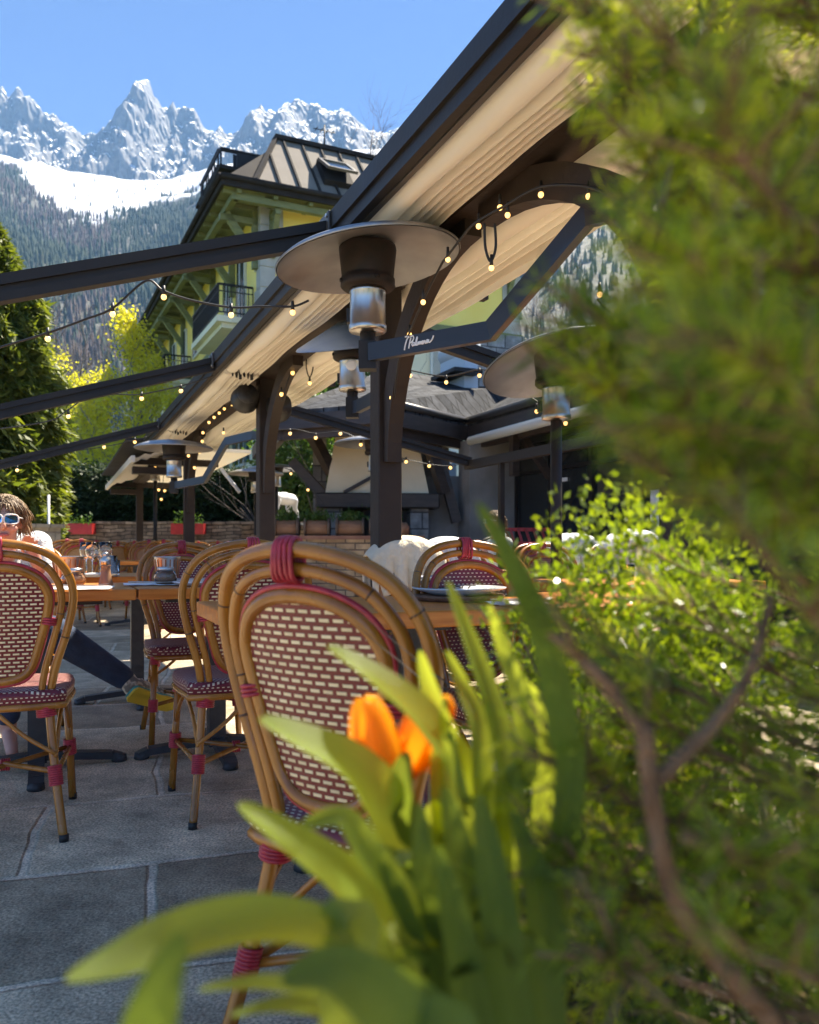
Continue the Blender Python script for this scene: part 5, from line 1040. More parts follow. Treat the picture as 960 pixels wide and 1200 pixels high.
# ================================================================ blankets, cushions, rack, statue
M['blanket'] = mat('cream_wool_blanket', (.66, .56, .40), (.76, .67, .50), .95, scale=6, bump=.9, bscale=26)
M['fur'] = mat('white_sheepskin', (.68, .68, .68), (.82, .82, .82), .95, scale=12, bump=1, bscale=40)
def drape(x, y, deg, wd, front, backd, top, matl, label, name='blanket', seed=1, th=.014):
    m = MB(); N, K = 26, 22; vs = []
    for i in range(N + 1):
        u = (i / N - .5); hgt = top - .10 * (abs(u) * 2) ** 3
        for j in range(K + 1):
            s = -backd + (front + backd) * j / K
            fold = (1 - (2 * abs(u)) ** 4) * .026 * math.sin(u * 30 + seed + 2 * s) + (1 - (2 * abs(u)) ** 4) * .030 * noise.noise(Vector((u * 6, s * 4, seed)))
            if abs(s) < .06: yy = s; zz = hgt + .035 - s * s * 6
            else: sg = 1 if s > 0 else -1; yy = sg * (.06 + fold * min(1, (abs(s) - .06) * 6) * sg + .012); zz = hgt + .012 - (abs(s) - .06)
            vs.append((u * wd * (1 + .03 * math.sin(s * 9 + seed)), yy, zz))
    n = (K + 1)
    m.add(vs, [(i * n + j, i * n + n + j, i * n + n + j + 1, i * n + j + 1) for i in range(N) for j in range(K)], 0, True)
    o = m.build(name, matl); o.location = (x, y, 0); o.rotation_euler = (0, 0, R(deg)); md = o.modifiers.new('thick', 'SOLIDIFY'); md.thickness = th; md.offset = 1
    tag(o, label, 'blanket', None); return o
drape(-.03, 4.50, 23, .42, .32, .32, .96, M['blanket'], 'cream wool blanket draped over a chair back behind the white plates', seed=2)
drape(.25, 5.42, 23, .40, .25, .25, .965, M['fur'], 'small white blanket over a chair just right of the cream one', seed=4)
q = W(742, 640, 4.95); drape(q.x, q.y, 23, .42, .34, .34, .99, M['fur'], 'white sheepskin over a chair behind the square tumbler', 'sheepskin', 6, .03)
q = W(672, 640, 5.9); drape(q.x, q.y, 23, .46, .34, .34, .98, M['fur'], 'white sheepskin over a chair left of the square tumbler', 'sheepskin', 8, .03)
q = W(622, 640, 9.2); rk = empty('red_rack', (q.x, q.y, 0), R(5), 'red slatted metal rack before the dark glass front', 'rack'); m = MB()
for x in (-.26, .26):
    for y in (-.2, .2): m.bar((x, y, 0), (x, y, 1.0), .03, .03, up=(1, 0, 0))
for z in (.55, .98): m.box((0, -.2, z), (.56, .03, .04)); m.box((0, .2, z + .16), (.56, .03, .04)); m.bar((-.27, -.2, z), (-.27, .2, z + .16), .03, .04); m.bar((.27, -.2, z), (.27, .2, z + .16), .03, .04)
m.build('frame', M['redpaint'], rk)
for z in (.55, .98):
    for k in range(6): m = MB(); m.bar((-.23 + k * .09, -.19, z + .01), (-.19 + k * .09, .19, z + .16), .025, .02); m.build('slat', M['redpaint'], rk)
# ================================================================ living shapes: one continuous skin from many masses
def flesh(name, caps, balls, mt, parent, vox=.007, smooth=4):
    """caps: (a, b, ra, rb) tapered limbs; balls: (centre, (rx, ry, rz), rotation) -> one remeshed surface"""
    m = MB()
    for a, b_, ra, rb in caps:
        a, b_ = Vector(a), Vector(b_); N = 6; m.tube([a.lerp(b_, i / N) for i in range(N + 1)], [ra + (rb - ra) * i / N for i in range(N + 1)], 14); m.ball(a, ra, n=14); m.ball(b_, rb, n=14)
    for c, r, rot in balls: m.ball(c, 1, n=18, sc=r, M=rot)
    o = m.build(name, mt); md = o.modifiers.new('r', 'REMESH'); md.mode = 'VOXEL'; md.voxel_size = vox; md.use_smooth_shade = True
    s = o.modifiers.new('s', 'SMOOTH'); s.iterations = smooth; s.factor = .5
    dg = bpy.context.evaluated_depsgraph_get(); me = bpy.data.meshes.new_from_object(o.evaluated_get(dg)); o.modifiers.clear(); o.data = me; me.name = name
    if not me.materials: me.materials.append(mt)
    me.polygons.foreach_set("use_smooth", [True] * len(me.polygons))
    if parent: o.parent = parent
    return o
I3 = Matrix.Identity(3)
# white animal statue
M['statue'] = mat('white_statue_gloss', (.82, .82, .80), (.90, .90, .88), .35, scale=5, bump=.1, bscale=8)
ST = W(333, 612, 15.6); st = empty('animal_statue', ST, R(62), 'white standing animal statue, its head hidden behind the second post', 'statue')
flesh('body', [((-.24, 0, .46), (.20, 0, .44), .105, .115), ((-.27, 0, .50), (-.42, 0, .72), .075, .05), ((-.42, 0, .74), (-.56, 0, .68), .05, .032),
     ((-.26, .05, .40), (-.27, .05, .20), .05, .030), ((-.27, .05, .20), (-.26, .05, 0), .028, .024), ((-.24, -.06, .40), (-.30, -.06, .20), .05, .030), ((-.30, -.06, .20), (-.26, -.06, 0), .028, .024),
     ((.22, .06, .42), (.19, .06, .26), .07, .042), ((.19, .06, .26), (.27, .06, .17), .04, .03), ((.27, .06, .17), (.25, .06, 0), .028, .024), ((.22, -.06, .42), (.24, -.06, .26), .07, .042), ((.24, -.06, .26), (.33, -.06, .17), .04, .03), ((.33, -.06, .17), (.32, -.06, 0), .028, .024),
     ((-.41, .035, .77), (-.40, .05, .85), .018, .006), ((-.41, -.035, .77), (-.40, -.05, .85), .018, .006), ((.31, 0, .50), (.37, 0, .28), .022, .012)], [((0, 0, .45), (.2, .115, .125), I3)], M['statue'], st, .012, 5)
st.scale = (1.08, 1.08, 1.0); m = MB(); m.box((0, 0, -.03), (.9, .4, .06)); m.build('plinth', M['rock'], st)
b = MB(); b.box((ST.x, ST.y, (ST.z - .06) / 2), (1.5, .6, ST.z - .065)); tag(b.build('stone_plinth', M['stone']), 'dark stone block under the white animal statue', 'plinth')
# ---- person
M['skin'] = mat('skin', (.46, .23, .16), (.56, .30, .22), .5, scale=9, bump=.06, bscale=60)
M['jeans'] = mat('dark_denim', (.022, .038, .080), (.036, .058, .11), .85, scale=22, bump=.35, bscale=120)
M['ltjeans'] = mat('faded_denim', (.10, .19, .30), (.16, .27, .40), .85, scale=22, bump=.3)
M['sweater'] = mat('white_knit', (.62, .62, .62), (.74, .74, .74), .9, scale=30, bump=.5, bscale=90)
M['hair'] = mat('brown_blonde_hair', (.13, .075, .035), (.34, .22, .11), .5, scale=14, bump=.8, bscale=60, stretch=(1, 1, .25))
M['shade'] = mat('mirror_lens', (.05, .20, .40), (.20, .55, .75), .06, metal=.9, scale=14)
def fingers(root, d, up, side, L=.075):
    """five bent fingers from the knuckles: root = palm centre, d = finger direction, side = towards the thumb"""
    o = []
    for k, (s, l) in enumerate(((.032, .92), (.011, 1.0), (-.010, .94), (-.030, .76))):
        a = root + side * s + d * .045; b_ = a + d * L * .5 * l + up * .010; c = b_ + (d * .55 + up * .8).normalized() * L * .5 * l
        o += [(a, b_, .0088, .0082), (b_, c, .0082, .0068)]
    a = root + side * .035 + d * -.01; b_ = a + (side * .8 + d * .5).normalized() * .035; c = b_ + (d * .9 + up * .5).normalized() * .03; o += [(a, b_, .0115, .0098), (b_, c, .0098, .008)]
    return o
def person(loc, label, head, rz, hidden_legs=False, hair=True):
    """seated figure, local frame: facing -y, pelvis over the origin"""
    root = empty('person', loc, rz, label, 'person'); V3 = Vector
    hc = V3(head); nk = hc + V3((0, .035, -.145)); ch = V3((0, .03, .88)); pv = V3((0, 0, .53))
    lsh, rsh = V3((-.175, .03, .955)), V3((.175, .03, .955))
    # her left hand (image right) is raised beside the chin
    rel, rwr = V3((.265, -.08, .72)), V3((.185, -.24, .845)); lel, lwr = V3((-.26, -.02, .72)), V3((-.18, -.26, .74))
    d1 = (V3((.150, -.265, .94)) - rwr).normalized(); hand = rwr + d1 * .06; sidev = V3((-.7, -.5, .2)).normalized(); upv = d1.cross(sidev).normalized()
    caps = [(pv, ch, .125, .13), (ch, nk, .07, .055), (nk, hc + V3((0, .02, -.05)), .052, .055), (ch + V3((0, 0, .05)), lsh, .075, .06), (ch + V3((0, 0, .05)), rsh, .075, .06),
            (lsh, lel, .050, .040), (lel, lwr, .038, .026), (rsh, rel, .050, .040), (rel, rwr, .038, .026)]
    knee1, ank1, knee2, ank2 = V3(P_['k1']), V3(P_['a1']), V3(P_['k2']), V3(P_['a2'])
    caps += [(pv + V3((-.08, 0, 0)), knee2, .085, .058), (knee2, ank2, .055, .036), (pv + V3((.08, 0, 0)), knee1, .085, .060), (knee1, ank1, .056, .036)]
    f1 = V3(P_['f1']); f2 = ank2 + V3((.02, -.17, -.06)); caps += [(ank1, ank1.lerp(f1, .8), .034, .024), (ank2, f2, .034, .026)]
    caps += [(rwr, hand + d1 * .03, .027, .030)] + fingers(hand, d1, upv, sidev); dl = V3((.3, -.8, -.1)).normalized(); hl = lwr + dl * .06; caps += [(lwr, hl + dl * .03, .027, .030)] + fingers(hl, dl, V3((0, 0, -1)), V3((.8, .3, 0)))
    balls = [(hc + V3((0, .012, .022)), (.073, .088, .098), I3), (hc + V3((0, -.018, -.045)), (.056, .062, .062), I3), (hc + V3((0, -.05, -.088)), (.026, .024, .022), I3),
             (hc + V3((0, -.094, -.018)), (.013, .018, .020), I3), (hc + V3((0, -.086, .006)), (.009, .014, .03), I3), (hc + V3((-.038, -.070, -.03)), (.022, .018, .02), I3), (hc + V3((.038, -.070, -.03)), (.022, .018, .02), I3),
             (hc + V3((0, -.074, -.056)), (.026, .012, .010), I3), (hc + V3((0, -.074, -.066)), (.020, .012, .008), I3), (hc + V3((-.076, .01, -.005)), (.010, .018, .028), I3), (hc + V3((.076, .01, -.005)), (.010, .018, .028), I3),
             (hc + V3((0, -.068, .03)), (.052, .016, .012), I3)]
    body = flesh('body', caps, balls, M['skin'], root, .0062, 3)
    m = MB(); m.ball(hc + V3((0, -.0865, -.0605)), 1, n=14, sc=(.024, .006, .0085)); m.build('lips', mat('lips', (.42, .12, .11), rough=.4), body)
    flesh('sweater', [(pv + V3((0, 0, .02)), ch, .145, .145), (ch + V3((0, 0, .03)), lsh, .088, .074), (ch + V3((0, 0, .03)), rsh, .088, .074), (lsh, lel, .066, .056), (lel, lel.lerp(lwr, .86), .055, .040), (rsh, rel, .066, .056), (rel, rel.lerp(rwr, .80), .055, .040), (ch + V3((-.04, .01, .07)), nk + V3((-.055, .0, .01)), .045, .026), (ch + V3((.04, .01, .07)), nk + V3((.055, .0, .01)), .045, .026), (nk + V3((-.06, .05, .0)), nk + V3((.06, .05, .0)), .03, .03)], [], M['sweater'], root, .009, 3)
    if not hidden_legs:
        flesh('jeans', [(pv + V3((-.08, 0, 0)), knee2, .103, .076), (knee2, knee2.lerp(ank2, .62), .072, .062), (pv, pv + V3((0, 0, .03)), .14, .14)], [], M['ltjeans'], root, .01, 3) if False else None
        flesh('jeans', [(pv + V3((.07, 0, 0)), knee1, .108, .084), (knee1, ank1.lerp(knee1, .16), .082, .058), (pv + V3((-.07, 0, 0)), knee2, .105, .078), (knee2, knee2.lerp(ank2, .8), .076, .056), (pv + V3((-.05, 0, .02)), pv + V3((.05, 0, .02)), .14, .14)], [], M['jeans'], root, .010, 3)
        d = (f1 - ank1).normalized(); up = (ank1 - knee1).normalized() * -1; up = (up - d * up.dot(d)).normalized()
        heel = ank1 - d * .035 - up * .045; toe = heel + d * .265
        sh = flesh('shoe', [(heel + up * .016, toe - d * .05 + up * .012, .044, .040), (toe - d * .06 + up * .008, toe + up * .004, .040, .030), (heel + up * .03, heel + up * .075, .044, .043), (heel + d * .05 + up * .035, heel + d * .15 + up * .028, .045, .038)], [], mat('shoe_mesh', (.62, .56, .42), (.20, .18, .14), .8, scale=24, fac=(.45, .55)), root, .006, 2)
        sd = d.cross(up).normalized()
        def sole(off, th, c, nm, inset):
            m = MB(); pr = [(-.045, .6), (-.03, .95), (.06, .9), (.14, .82), (.20, .95), (.245, .85), (.275, .4)]; L = [heel + d * x + sd * .046 * w - up * off for x, w in pr] + [heel + d * x - sd * .046 * w - up * off for x, w in reversed(pr)]
            n = len(L); vs = L + [v - up * th for v in L]; m.add(vs, [tuple(range(n)), tuple(range(2 * n - 1, n - 1, -1))] + [(i, n + i, n + (i + 1) % n, (i + 1) % n) for i in range(n)]); m.build(nm, mat(nm, c, rough=.6), sh)
        sole(.024, .013, (.05, .30, .26), 'green_midsole', 0); sole(.037, .012, (.70, .50, .04), 'yellow_outsole', 0)
        m = MB()
        for k in range(6):
            c = heel + d * (.075 + .022 * k) + up * (.080 - .006 * k); m.tube([c - sd * .026, c + up * .004, c + sd * .026 + d * .012], .0042, 6)
        m.build('laces', M['sweater'], sh)
    if hair:
        rng = np.random.RandomState(9); hm = MB()
        for k in range(900):                                  # loose short locks over the skull and beside the face
            a = rng.uniform(0, 6.283); el = rng.uniform(-.35, 1.5); s0 = hc + V3((.082 * math.cos(a) * math.cos(el), .016 + .094 * math.sin(a) * math.cos(el), .034 + .100 * math.sin(el)))
            if s0.y < hc.y - .030 and s0.z < hc.z + .085: continue
            out = (s0 - hc).normalized(); L = rng.uniform(.05, .10); pts = [s0 - out * .004]; q = s0.copy(); sw = V3((1 if s0.x > hc.x else -1, 0, 0)); dv = (out * .05 + sw * .10 + V3((0, .12, 0)) + V3((rng.normal() * .16, rng.normal() * .16, -.1))).normalized()
            for i in range(4):
                dv = (dv + V3((rng.normal() * .18, rng.normal() * .15, -.45))).normalized(); q = q + dv * L / 4; r_ = q - hc - V3((0, .016, .03)); mn = .097 + .005 * rng.rand()
                if r_.length < mn and q.z > hc.z - .02: q = hc + V3((0, .016, .03)) + r_.normalized() * mn
                pts.append(q.copy())
            hm.tube(pts, [.0050, .0056, .005, .0038, .0015], 4)
        hm.ball(hc + V3((0, .026, .036)), 1, n=18, sc=(.083, .090, .094)); hm.build('hair', M['hair'], body)
    g = MB(); z = .012
    for s in (-1, 1):
        vs = [];
        for i in range(16):
            a = 2 * math.pi * i / 16; x = .033 + .029 * abs(math.cos(a)) ** .6 * (1 if math.cos(a) > 0 else -1); zz = z + .021 * abs(math.sin(a)) ** .6 * (1 if math.sin(a) > 0 else -1); vs.append(hc + V3((s * x, -.113 + 6.5 * x * x * 1.0, zz)))
        for k in range(2): pass
        g.add(vs + [v + V3((0, .004, 0)) for v in vs], [tuple(range(16)), tuple(range(31, 15, -1))] + [(i, (i + 1) % 16, 16 + (i + 1) % 16, 16 + i) for i in range(16)])
    gl = g.build('sunglasses', M['shade'], body); g = MB()
    for s in (-1, 1):
        pts = []
        for i in range(16):
            a = 2 * math.pi * i / 16; x = .033 + .030 * abs(math.cos(a)) ** .6 * (1 if math.cos(a) > 0 else -1); zz = z + .022 * abs(math.sin(a)) ** .6 * (1 if math.sin(a) > 0 else -1); pts.append(hc + V3((s * x, -.114 + 6.5 * x * x, zz)))
        g.tube(pts, .0034, 6, closed=True); g.tube([hc + V3((s * .064, -.087, z + .008)), hc + V3((s * .080, -.03, z + .006)), hc + V3((s * .080, .03, z))], .0034, 6)
    g.tube([hc + V3((-.006, -.113, z + .008)), hc + V3((.006, -.113, z + .008))], .004, 6); g.build('white_frame', M['whitepaint'], gl)
    return root
PL = Vector((-2.02, 4.02, 0)); pr = R(24)
def toL(v): v = Vector(v) - PL; return Matrix.Rotation(-pr, 3, 'Z') @ v
P_ = dict(k1=toL(W(62, 742, 3.86)), a1=toL(W(158, 803, 4.06)), f1=toL(W(185, 811, 4.20)), k2=toL((-1.84, 3.72, .50)), a2=toL((-1.86, 3.80, .09)))
hd = toL(W(5, 612, 3.86))
person(PL, 'person in mirrored sunglasses and a white sweater, one jeans leg stretched out', (hd.x, hd.y, hd.z), pr)
P2_ = W(569, 640, 9.0); P_ = dict(k1=(.1, -.40, .5), a1=(.1, -.42, .09), f1=(.1, -.58, .05), k2=(-.1, -.40, .5), a2=(-.1, -.42, .09))
p2 = person(Vector((P2_.x + .10, 9.0, .02)), 'small far person in a white top with a dark strap, beside a tulip blade', (0.02, -.02, 1.19), R(-60), True, True)
m = MB(); m.tube([(-.10, -.10, .80), (-.125, -.06, 1.0), (-.11, .04, 1.03), (-.09, .13, .85)], .022, 8); m.build('dark_strap', M['black'], p2)
c_ = chair(P2_.x + .22, 9.0, 60, 'far rattan bistro chair under the person with the dark strap')
# ================================================================ planter, tulips, box bush, dwarf spruce in the foreground
M['soil'] = mat('dark_soil', (.015, .011, .008), (.035, .025, .018), .95, scale=30, bump=1)
M['planterwood'] = mat('dark_planter_timber', (.05, .035, .025), (.09, .065, .045), .75, scale=6, bump=.5, stretch=(1, 8, 8))
pl = empty('planter_trough', (.52, .62, 0), 0, 'long dark timber planter trough holding the tulips and evergreens', 'planter'); m = MB()
PX0, PX1, PY0, PY1, PH = -.45, .75, -.36, .45, .50
for k in range(4):
    z = .0625 + k * .125; m.box((.15, PY0, z), (1.2, .03, .12)); m.box((.15, PY1, z), (1.2, .03, .12)); m.box((PX0 + .015, .045, z), (.03, .77, .12)); m.box((PX1 - .015, .045, z), (.03, .77, .12))
m.build('box', M['planterwood'], pl); m = MB(); m.box((.15, .045, .22), (1.12, .76, .44)); m.build('soil', M['soil'], pl)
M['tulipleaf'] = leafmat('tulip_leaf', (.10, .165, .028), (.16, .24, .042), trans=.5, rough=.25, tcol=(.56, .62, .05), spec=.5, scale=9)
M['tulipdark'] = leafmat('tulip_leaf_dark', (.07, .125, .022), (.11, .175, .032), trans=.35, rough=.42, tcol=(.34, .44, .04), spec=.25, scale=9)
M['petal'] = leafmat('orange_petal', (.88, .20, .008), (.98, .56, .02), trans=.5, rough=.35, tcol=(1.0, .40, .02), scale=22)
M['stemgreen'] = leafmat('tulip_stem', (.10, .20, .04), (.18, .30, .06), trans=.2, scale=9)
veins(M['tulipleaf']); veins(M['tulipdark']); veins(M['petal'], 22, .3)
TGp = 'tulip plants in the planter'
def blade(mb, pts, wd, facing, cup=.25, tipp=.55, twist=0.0, mi=0, wave=0.0):
    """long tulip leaf: midrib line, half-width in metres, the way its face looks"""
    pts = smoothline(pts, 8); N = len(pts); rows = []; fa = Vector(facing)
    for i, p in enumerate(pts):
        f = i / (N - 1); T = (pts[min(i + 1, N - 1)] - pts[max(i - 1, 0)]).normalized(); S = T.cross(fa); S = S.normalized() if S.length > 1e-5 else T.orthogonal(); Nn = S.cross(T).normalized()
        if twist: q = Quaternion(T, twist * f); S = q @ S; Nn = q @ Nn
        w_ = wd * (math.sin(math.pi * min(1, (.12 + .88 * f)) ** .8) ** tipp if f < .999 else .02); row = []
        for k in range(-3, 4):
            x = k / 3; row.append(p + S * w_ * x + Nn * (abs(x) ** 1.6 * cup * w_ + wave * w_ * math.sin(f * 9 + x * 2)))
        rows.append(row)
    vs = [v for r in rows for v in r]; mb.u += [(k - 3) / 3 for r in rows for k in range(7)]; mb.add(vs, [(i * 7 + k, i * 7 + k + 1, i * 7 + 8 + k, i * 7 + 7 + k) for i in range(N - 1) for k in range(6)], mi, True)
def px(lst): return [W(x, y, Y) for x, y, Y in lst]                    # base first, tip last
CAMDIR = Vector((0, -1, .25))
def tulip(base, label, blades, flowers=()):
    base = Vector(base); root = empty('tulip', base, 0, label, 'tulip', TGp)
    for pts, w_, fc, mt, kw in blades:
        m = MB(); blade(m, [Vector(p) - base for p in pts], w_, fc, **kw); m.build('leaf', M[mt], root)
    for f in flowers:
        top, r, h, open_, tilt = f; top = Vector(top) - base
        m = MB(); m.tube(smoothline([(0, 0, 0), top * .5 + Vector((.012, .01, 0)), top], 6), .0042, 8); m.build('stem', M['stemgreen'], root)
        fl = MB()
        for k in range(6):
            a = k * math.pi / 3 + .4; d = Vector((math.cos(a), math.sin(a), 0)); rr = r * (1 if k % 2 else .88)
            ln = [top, top + d * rr * .8 + Vector((0, 0, h * .22)), top + d * rr * (1.0 + open_ * .3) + Vector((0, 0, h * .55)), top + d * rr * (.75 + open_) + Vector((0, 0, h * .85)), top + d * rr * (.45 + open_ * 1.5) + Vector((0, 0, h))]
            if tilt: q = Quaternion(Vector(tilt[0]), tilt[1]); ln = [top + q @ (p - top) for p in ln]; dd = q @ d
            else: dd = d
            pm = MB(); blade(pm, ln, r * .62, dd * -1 + Vector((0, 0, .1)), cup=.45, tipp=.5); pm.build('petal', M['petal'], root)
    return root
Zb = .44
B1 = (.015, .56, Zb); B2 = (.06, .50, Zb); B3 = (-.02, .44, Zb); B4 = (.10, .62, Zb); B5 = (-.05, .36, Zb + .02); B6 = (.10, .42, Zb)
L = 'tulipleaf'; DK = 'tulipdark'
tulip(B1, 'tulip with a large open orange and yellow flower', [
    ([B1] + px([(500, 1060, .56), (540, 930, .555), (500, 850, .55), (440, 795, .55), (383, 757, .55)]), 0.0173, (.2, -.5, .9), L, dict(cup=.35)),
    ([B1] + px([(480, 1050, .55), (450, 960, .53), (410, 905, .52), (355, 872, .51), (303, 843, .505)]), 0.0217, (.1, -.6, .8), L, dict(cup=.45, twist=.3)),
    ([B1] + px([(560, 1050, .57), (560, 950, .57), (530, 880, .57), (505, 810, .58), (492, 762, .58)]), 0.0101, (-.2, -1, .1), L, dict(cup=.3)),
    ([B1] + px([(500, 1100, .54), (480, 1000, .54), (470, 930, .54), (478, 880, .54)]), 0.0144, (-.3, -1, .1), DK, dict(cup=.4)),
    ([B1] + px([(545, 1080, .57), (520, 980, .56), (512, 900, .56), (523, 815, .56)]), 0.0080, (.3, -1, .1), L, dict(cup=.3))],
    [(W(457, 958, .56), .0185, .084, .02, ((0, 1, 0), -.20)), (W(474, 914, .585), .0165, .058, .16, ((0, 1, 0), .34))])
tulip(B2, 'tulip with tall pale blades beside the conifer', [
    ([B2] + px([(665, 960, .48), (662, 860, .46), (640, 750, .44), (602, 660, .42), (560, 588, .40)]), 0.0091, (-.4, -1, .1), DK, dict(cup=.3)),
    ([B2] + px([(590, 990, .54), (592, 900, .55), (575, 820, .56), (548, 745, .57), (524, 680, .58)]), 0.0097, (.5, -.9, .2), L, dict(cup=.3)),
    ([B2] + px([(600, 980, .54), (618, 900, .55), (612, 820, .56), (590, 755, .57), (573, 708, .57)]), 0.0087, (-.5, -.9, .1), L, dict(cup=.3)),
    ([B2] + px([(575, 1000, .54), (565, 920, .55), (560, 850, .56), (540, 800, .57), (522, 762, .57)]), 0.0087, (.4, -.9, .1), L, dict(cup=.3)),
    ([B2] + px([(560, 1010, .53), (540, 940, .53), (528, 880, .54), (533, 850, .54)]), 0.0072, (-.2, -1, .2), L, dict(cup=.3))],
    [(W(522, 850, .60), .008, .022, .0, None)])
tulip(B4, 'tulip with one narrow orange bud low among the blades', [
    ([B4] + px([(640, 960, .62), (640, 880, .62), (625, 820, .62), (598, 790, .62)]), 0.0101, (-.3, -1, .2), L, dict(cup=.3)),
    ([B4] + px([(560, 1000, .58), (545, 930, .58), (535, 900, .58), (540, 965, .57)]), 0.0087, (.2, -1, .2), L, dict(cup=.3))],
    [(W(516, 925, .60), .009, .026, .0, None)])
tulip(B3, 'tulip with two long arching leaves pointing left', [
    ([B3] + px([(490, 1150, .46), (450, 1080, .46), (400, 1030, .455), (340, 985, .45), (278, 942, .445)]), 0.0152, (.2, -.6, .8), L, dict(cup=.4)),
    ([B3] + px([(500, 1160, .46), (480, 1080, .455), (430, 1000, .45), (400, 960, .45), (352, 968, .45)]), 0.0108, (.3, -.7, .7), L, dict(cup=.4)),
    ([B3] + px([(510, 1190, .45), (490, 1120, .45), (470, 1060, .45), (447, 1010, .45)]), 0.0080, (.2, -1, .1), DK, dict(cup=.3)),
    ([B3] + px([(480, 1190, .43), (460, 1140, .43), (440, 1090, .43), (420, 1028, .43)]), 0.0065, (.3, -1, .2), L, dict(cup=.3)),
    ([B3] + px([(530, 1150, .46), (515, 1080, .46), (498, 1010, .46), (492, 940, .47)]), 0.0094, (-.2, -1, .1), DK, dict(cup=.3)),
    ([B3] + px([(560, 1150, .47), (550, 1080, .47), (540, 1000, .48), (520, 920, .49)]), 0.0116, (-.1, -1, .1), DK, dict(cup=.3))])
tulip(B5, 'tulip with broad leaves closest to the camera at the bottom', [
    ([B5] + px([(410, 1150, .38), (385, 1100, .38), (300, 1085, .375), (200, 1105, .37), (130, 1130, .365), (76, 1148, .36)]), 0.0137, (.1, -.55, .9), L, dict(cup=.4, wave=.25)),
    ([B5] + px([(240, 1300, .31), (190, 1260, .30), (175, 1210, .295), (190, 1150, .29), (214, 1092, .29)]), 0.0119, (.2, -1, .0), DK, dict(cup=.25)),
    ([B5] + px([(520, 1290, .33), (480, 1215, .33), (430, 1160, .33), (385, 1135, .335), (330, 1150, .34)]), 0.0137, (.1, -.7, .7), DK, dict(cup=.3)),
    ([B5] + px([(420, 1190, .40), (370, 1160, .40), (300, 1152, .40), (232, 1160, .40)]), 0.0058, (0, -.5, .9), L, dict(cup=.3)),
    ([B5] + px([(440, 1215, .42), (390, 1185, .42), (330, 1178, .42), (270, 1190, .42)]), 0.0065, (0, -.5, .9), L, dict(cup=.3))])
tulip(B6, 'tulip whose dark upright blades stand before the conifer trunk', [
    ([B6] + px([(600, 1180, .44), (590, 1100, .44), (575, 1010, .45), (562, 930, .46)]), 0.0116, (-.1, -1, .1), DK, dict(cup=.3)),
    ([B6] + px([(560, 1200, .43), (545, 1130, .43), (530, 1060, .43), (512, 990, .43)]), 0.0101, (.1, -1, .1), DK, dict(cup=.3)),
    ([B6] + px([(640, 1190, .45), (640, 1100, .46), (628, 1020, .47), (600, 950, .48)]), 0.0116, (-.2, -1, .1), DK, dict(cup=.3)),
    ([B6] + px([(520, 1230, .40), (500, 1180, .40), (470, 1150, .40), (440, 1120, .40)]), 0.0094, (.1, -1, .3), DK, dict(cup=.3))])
# small-leaved box bush catching the sun
M['box'] = leafmat('box_leaf', (.065, .11, .012), (.19, .23, .025), trans=.45, rough=.22, spec=.6, scale=6)
def boxbush():
    rng = np.random.RandomState(12); root = empty('box_bush', (.27, .94, .44), 0, 'small-leaved bright green box bush sparkling in the sun behind the conifer', 'bush'); n = 13000
    d = rng.normal(size=(n, 3)); d /= np.linalg.norm(d, axis=1, keepdims=True); lump = np.array([noise.fractal(Vector(tuple(x * 2.6)), .8, 2, 4) for x in d])
    C = d * np.array([.19, .17, .26]) * (1 + .25 * lump[:, None]) * (rng.rand(n, 1) ** .4) + np.array([0, 0, .31])
    V, Fs = leaf_quads(C, d + rng.normal(size=(n, 3)) * .8, rng.uniform(.008, .016, n), rng.uniform(.005, .009, n), rng); npmesh('foliage', V, Fs, M['box'], root)
    t = MB()
    for k in range(9): branching(t, Vector((rng.normal() * .03, rng.normal() * .03, 0)), Vector((rng.normal() * .5, rng.normal() * .5, 1)), .008, .30, 2, rng, minr=.0012)
    t.build('stems', M['bark'], root)
boxbush()
# dwarf spruce: trunk, limbs, then shoots thick with single needles
M['needle'] = leafmat('spruce_needles', (.022, .055, .007), (.25, .35, .035), trans=.5, rough=.3, spec=.6, scale=9, ramp=(.22, .82))
M['freshneedle'] = leafmat('fresh_spruce_tips', (.24, .29, .02), (.46, .47, .045), trans=.5, rough=.25, spec=.7, scale=5)
M['spbark'] = mat('spruce_bark', (.15, .085, .045), (.27, .165, .095), .85, scale=40, bump=.8, bscale=80)
def needles(shoots, mt, name, root, rng, per=40, nl=.0195, nw=.0014):
    C = []; A = []
    for a, b_ in shoots:
        d = (b_ - a); L = d.length; d.normalize(); u = d.orthogonal().normalized(); v = d.cross(u)
        k = int(per * L / .06); f = rng.rand(k); ang = rng.rand(k) * 6.283
        ax = np.array(d)[None] * rng.uniform(.45, .95, (k, 1)) + np.array(u)[None] * np.cos(ang)[:, None] + np.array(v)[None] * np.sin(ang)[:, None]
        ax /= np.linalg.norm(ax, axis=1, keepdims=True); l = nl * rng.uniform(.75, 1.2, (k, 1))
        C.append(np.array(a)[None] + f[:, None] * np.array(d * L)[None] + ax * l * .5); A.append(np.concatenate([ax, l], 1))
    C = np.concatenate(C); A = np.concatenate(A); V, Fs = leaf_quads(C, A[:, :3], A[:, 3], np.full(len(C), nw), rng); npmesh(name, V, Fs, mt, root)
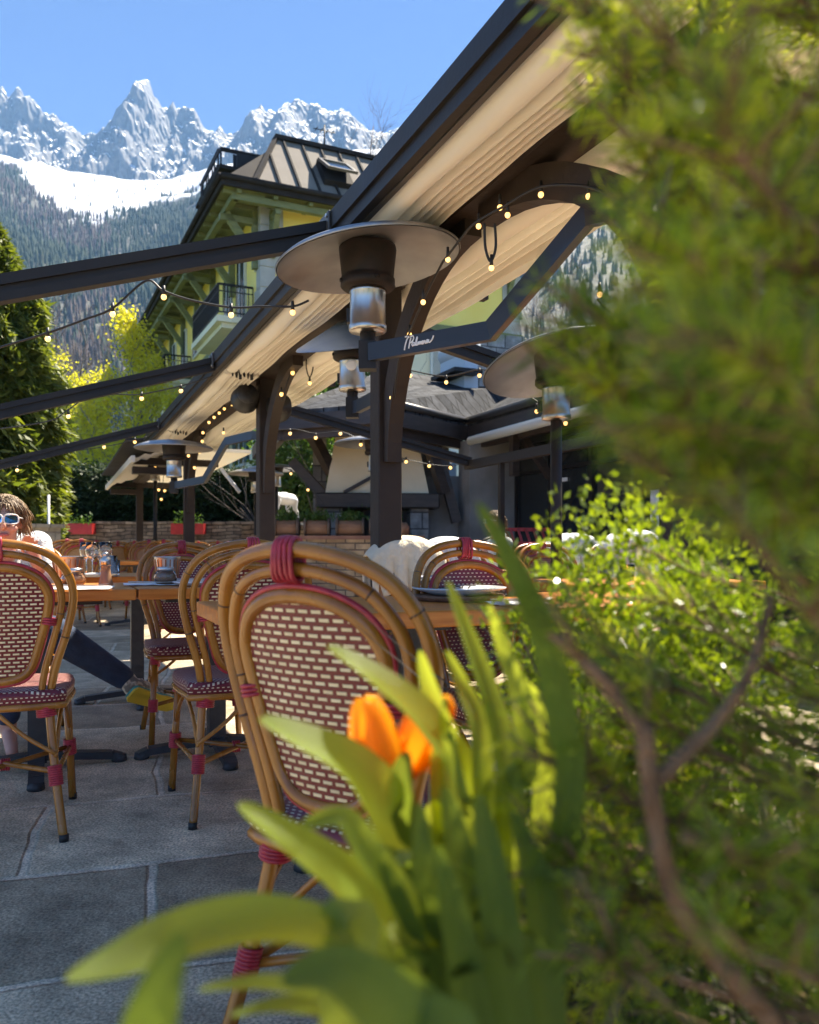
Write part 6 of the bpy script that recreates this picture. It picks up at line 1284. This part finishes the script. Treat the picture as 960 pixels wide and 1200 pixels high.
def spruce():
    rng = np.random.RandomState(77); bx, by, bz = .46, .58, .42; root = empty('dwarf_spruce', (bx, by, bz), 0, 'dense dwarf spruce filling the right side, needles out of focus', 'conifer'); o = Vector((bx, by, bz))
    wood = MB(); sh = []; fresh = []
    ax_pts = [Vector((0, 0, 0)), Vector((-.01, 0, .35)), Vector((.0, .01, .7)), Vector((.01, 0, 1.05)), Vector((.0, 0, 1.35))]; wood.tube(smoothline(ax_pts, 4), [.020 * (1 - .8 * i / 16) for i in range(17)], 8)
    # the bare forked limb seen in front
    limb = [v - o for v in px([(1010, 1290, .50), (900, 1190, .44), (800, 1070, .43), (768, 960, .425), (755, 850, .42)])]; wood.tube(smoothline(limb, 6), [.0068 - .0022 * i / 24 for i in range(25)], 8)
    l2 = [v - o for v in px([(757, 860, .42), (700, 790, .43), (640, 735, .44), (600, 690, .45)])]; wood.tube(smoothline(l2, 5), [.0045 - .0022 * i / 15 for i in range(16)], 7)
    l3 = [v - o for v in px([(770, 915, .425), (840, 845, .43), (880, 785, .44), (905, 700, .46)])]; wood.tube(smoothline(l3, 5), [.0045 - .002 * i / 15 for i in range(16)], 7)
    path = [(v.x, v.y, v.z) for v in [p + o for p in smoothline(limb, 4) + smoothline(l2, 4) + smoothline(l3, 4)]]; path = [(480 + 960 * x / y, 640 - 960 * (z - CAMZ) / y, y) for x, y, z in path]
    def shoot(a, d, L, lst):
        e = a + Vector(d).normalized() * L * .5 + o
        if e.y < .12: return
        ex, ey = 480 + 960 * e.x / e.y, 640 - 960 * (e.z - CAMZ) / e.y
        if ey > 560 and any(abs(ex - q[0]) < 62 and abs(ey - q[1]) < 62 and e.y < q[2] + .03 for q in path) and rng.rand() < .93: return
        if e.y < .26 and rng.rand() < .6: return
        d = Vector(d).normalized(); b_ = a + d * L; lst.append((a, b_)); wood.tube([a, b_], [.0016, .0009], 5)
    for ln, sd in ((l2, 1), (l3, 1), (limb[1:], 1)):
        q = smoothline(ln, 6)
        for p in q[2:]:
            for k in range(2):
                if rng.rand() < .8: shoot(p, (rng.normal() * .6, rng.normal() * .6 - .1, .5 + rng.normal() * .4), rng.uniform(.03, .06), sh)
    for (x_, y_, Y_) in ((705, 30, .52), (740, 110, .50), (700, 395, .47), (705, 455, .45), (765, 200, .5), (735, 405, .46), (770, 300, .46), (728, 470, .46), (668, 900, .50), (660, 1010, .48), (790, 560, .36), (810, 480, .33), (830, 330, .33), (850, 160, .32), (790, 60, .45), (900, 420, .28), (930, 700, .28), (800, 980, .34), (880, 1120, .32), (720, 1120, .40)):
        e_ = W(x_, y_, Y_) - o; r0 = Vector((e_.x * .15, e_.y * .15, max(.02, e_.z - .10))); q = smoothline([r0, r0.lerp(e_, .55) + Vector((0, 0, -.025)), e_], 7); wood.tube(q, [.0042 - .0026 * i / 14 for i in range(15)], 6)
        for i in range(5, 15):
            for k in range(5):
                t = (q[i] - q[i - 1]).normalized(); shoot(q[i], t * .7 + Vector((rng.normal() * .55, rng.normal() * .55, .15 + rng.normal() * .45)), rng.uniform(.03, .055), fresh if rng.rand() < (.5 if y_ < 250 else .2) else sh)
    nb = 330
    for k in range(nb):
        f = rng.rand() ** .9; z = .06 + 1.26 * f; a = rng.rand() * 6.283
        rmax = np.interp(z, [0, .3, .46, .58, .8, 1.3], [.38, .38, .28, .26, .28, .28]) * rng.uniform(.72, 1.12); d = Vector((math.cos(a), math.sin(a), 0))
        p0 = Vector((0, 0, max(0, z - .12 * rng.rand()))); p2 = d * rmax + Vector((0, 0, z + .06 * rng.rand())); p1 = p0.lerp(p2, .5) + Vector((0, 0, -.02)); q = smoothline([p0, p1, p2], 6); wood.tube(q, [.0042 - .0028 * i / 12 for i in range(13)], 5)
        for i in range(4, 13):
            for s in (-1, 1):
                t = (q[i] - q[i - 1]).normalized(); sd = t.cross(Vector((0, 0, 1))) * s
                lst = fresh if (i > 9 and rng.rand() < .40 + .35 * (z > .85)) else sh
                shoot(q[i], t * .8 + sd * rng.uniform(.4, 1.1) + Vector((rng.normal() * .2, rng.normal() * .2, rng.normal() * .3 + .12)), rng.uniform(.035, .07), lst)
        t = (q[12] - q[11]).normalized()
        shoot(q[12], t + Vector((0, 0, .2)), .05, fresh if rng.rand() < .6 else sh)
    wood.build('trunk', M['spbark'], root)
    needles(sh, M['needle'], 'crown', root, rng); needles(fresh, M['freshneedle'], 'fresh_tips', root, rng)
spruce()
# ================================================================ air
def haze():
    m = bpy.data.materials.new('haze'); m.use_nodes = True; n, l = nodes_of(m); n.remove(n["Principled BSDF"])
    v = n.new("ShaderNodeVolumePrincipled"); v.inputs["Color"].default_value = (.30, .58, 1.0, 1); v.inputs["Density"].default_value = HAZE; v.inputs["Anisotropy"].default_value = 0.0
    l.new(v.outputs[0], n["Material Output"].inputs["Volume"])
    b = MB(); b.box((0, 2500, 1125), (22000, 16000, 2260)); o = b.build('haze', m); tag(o, kind='stuff')
HAZE = 0.00011
haze()
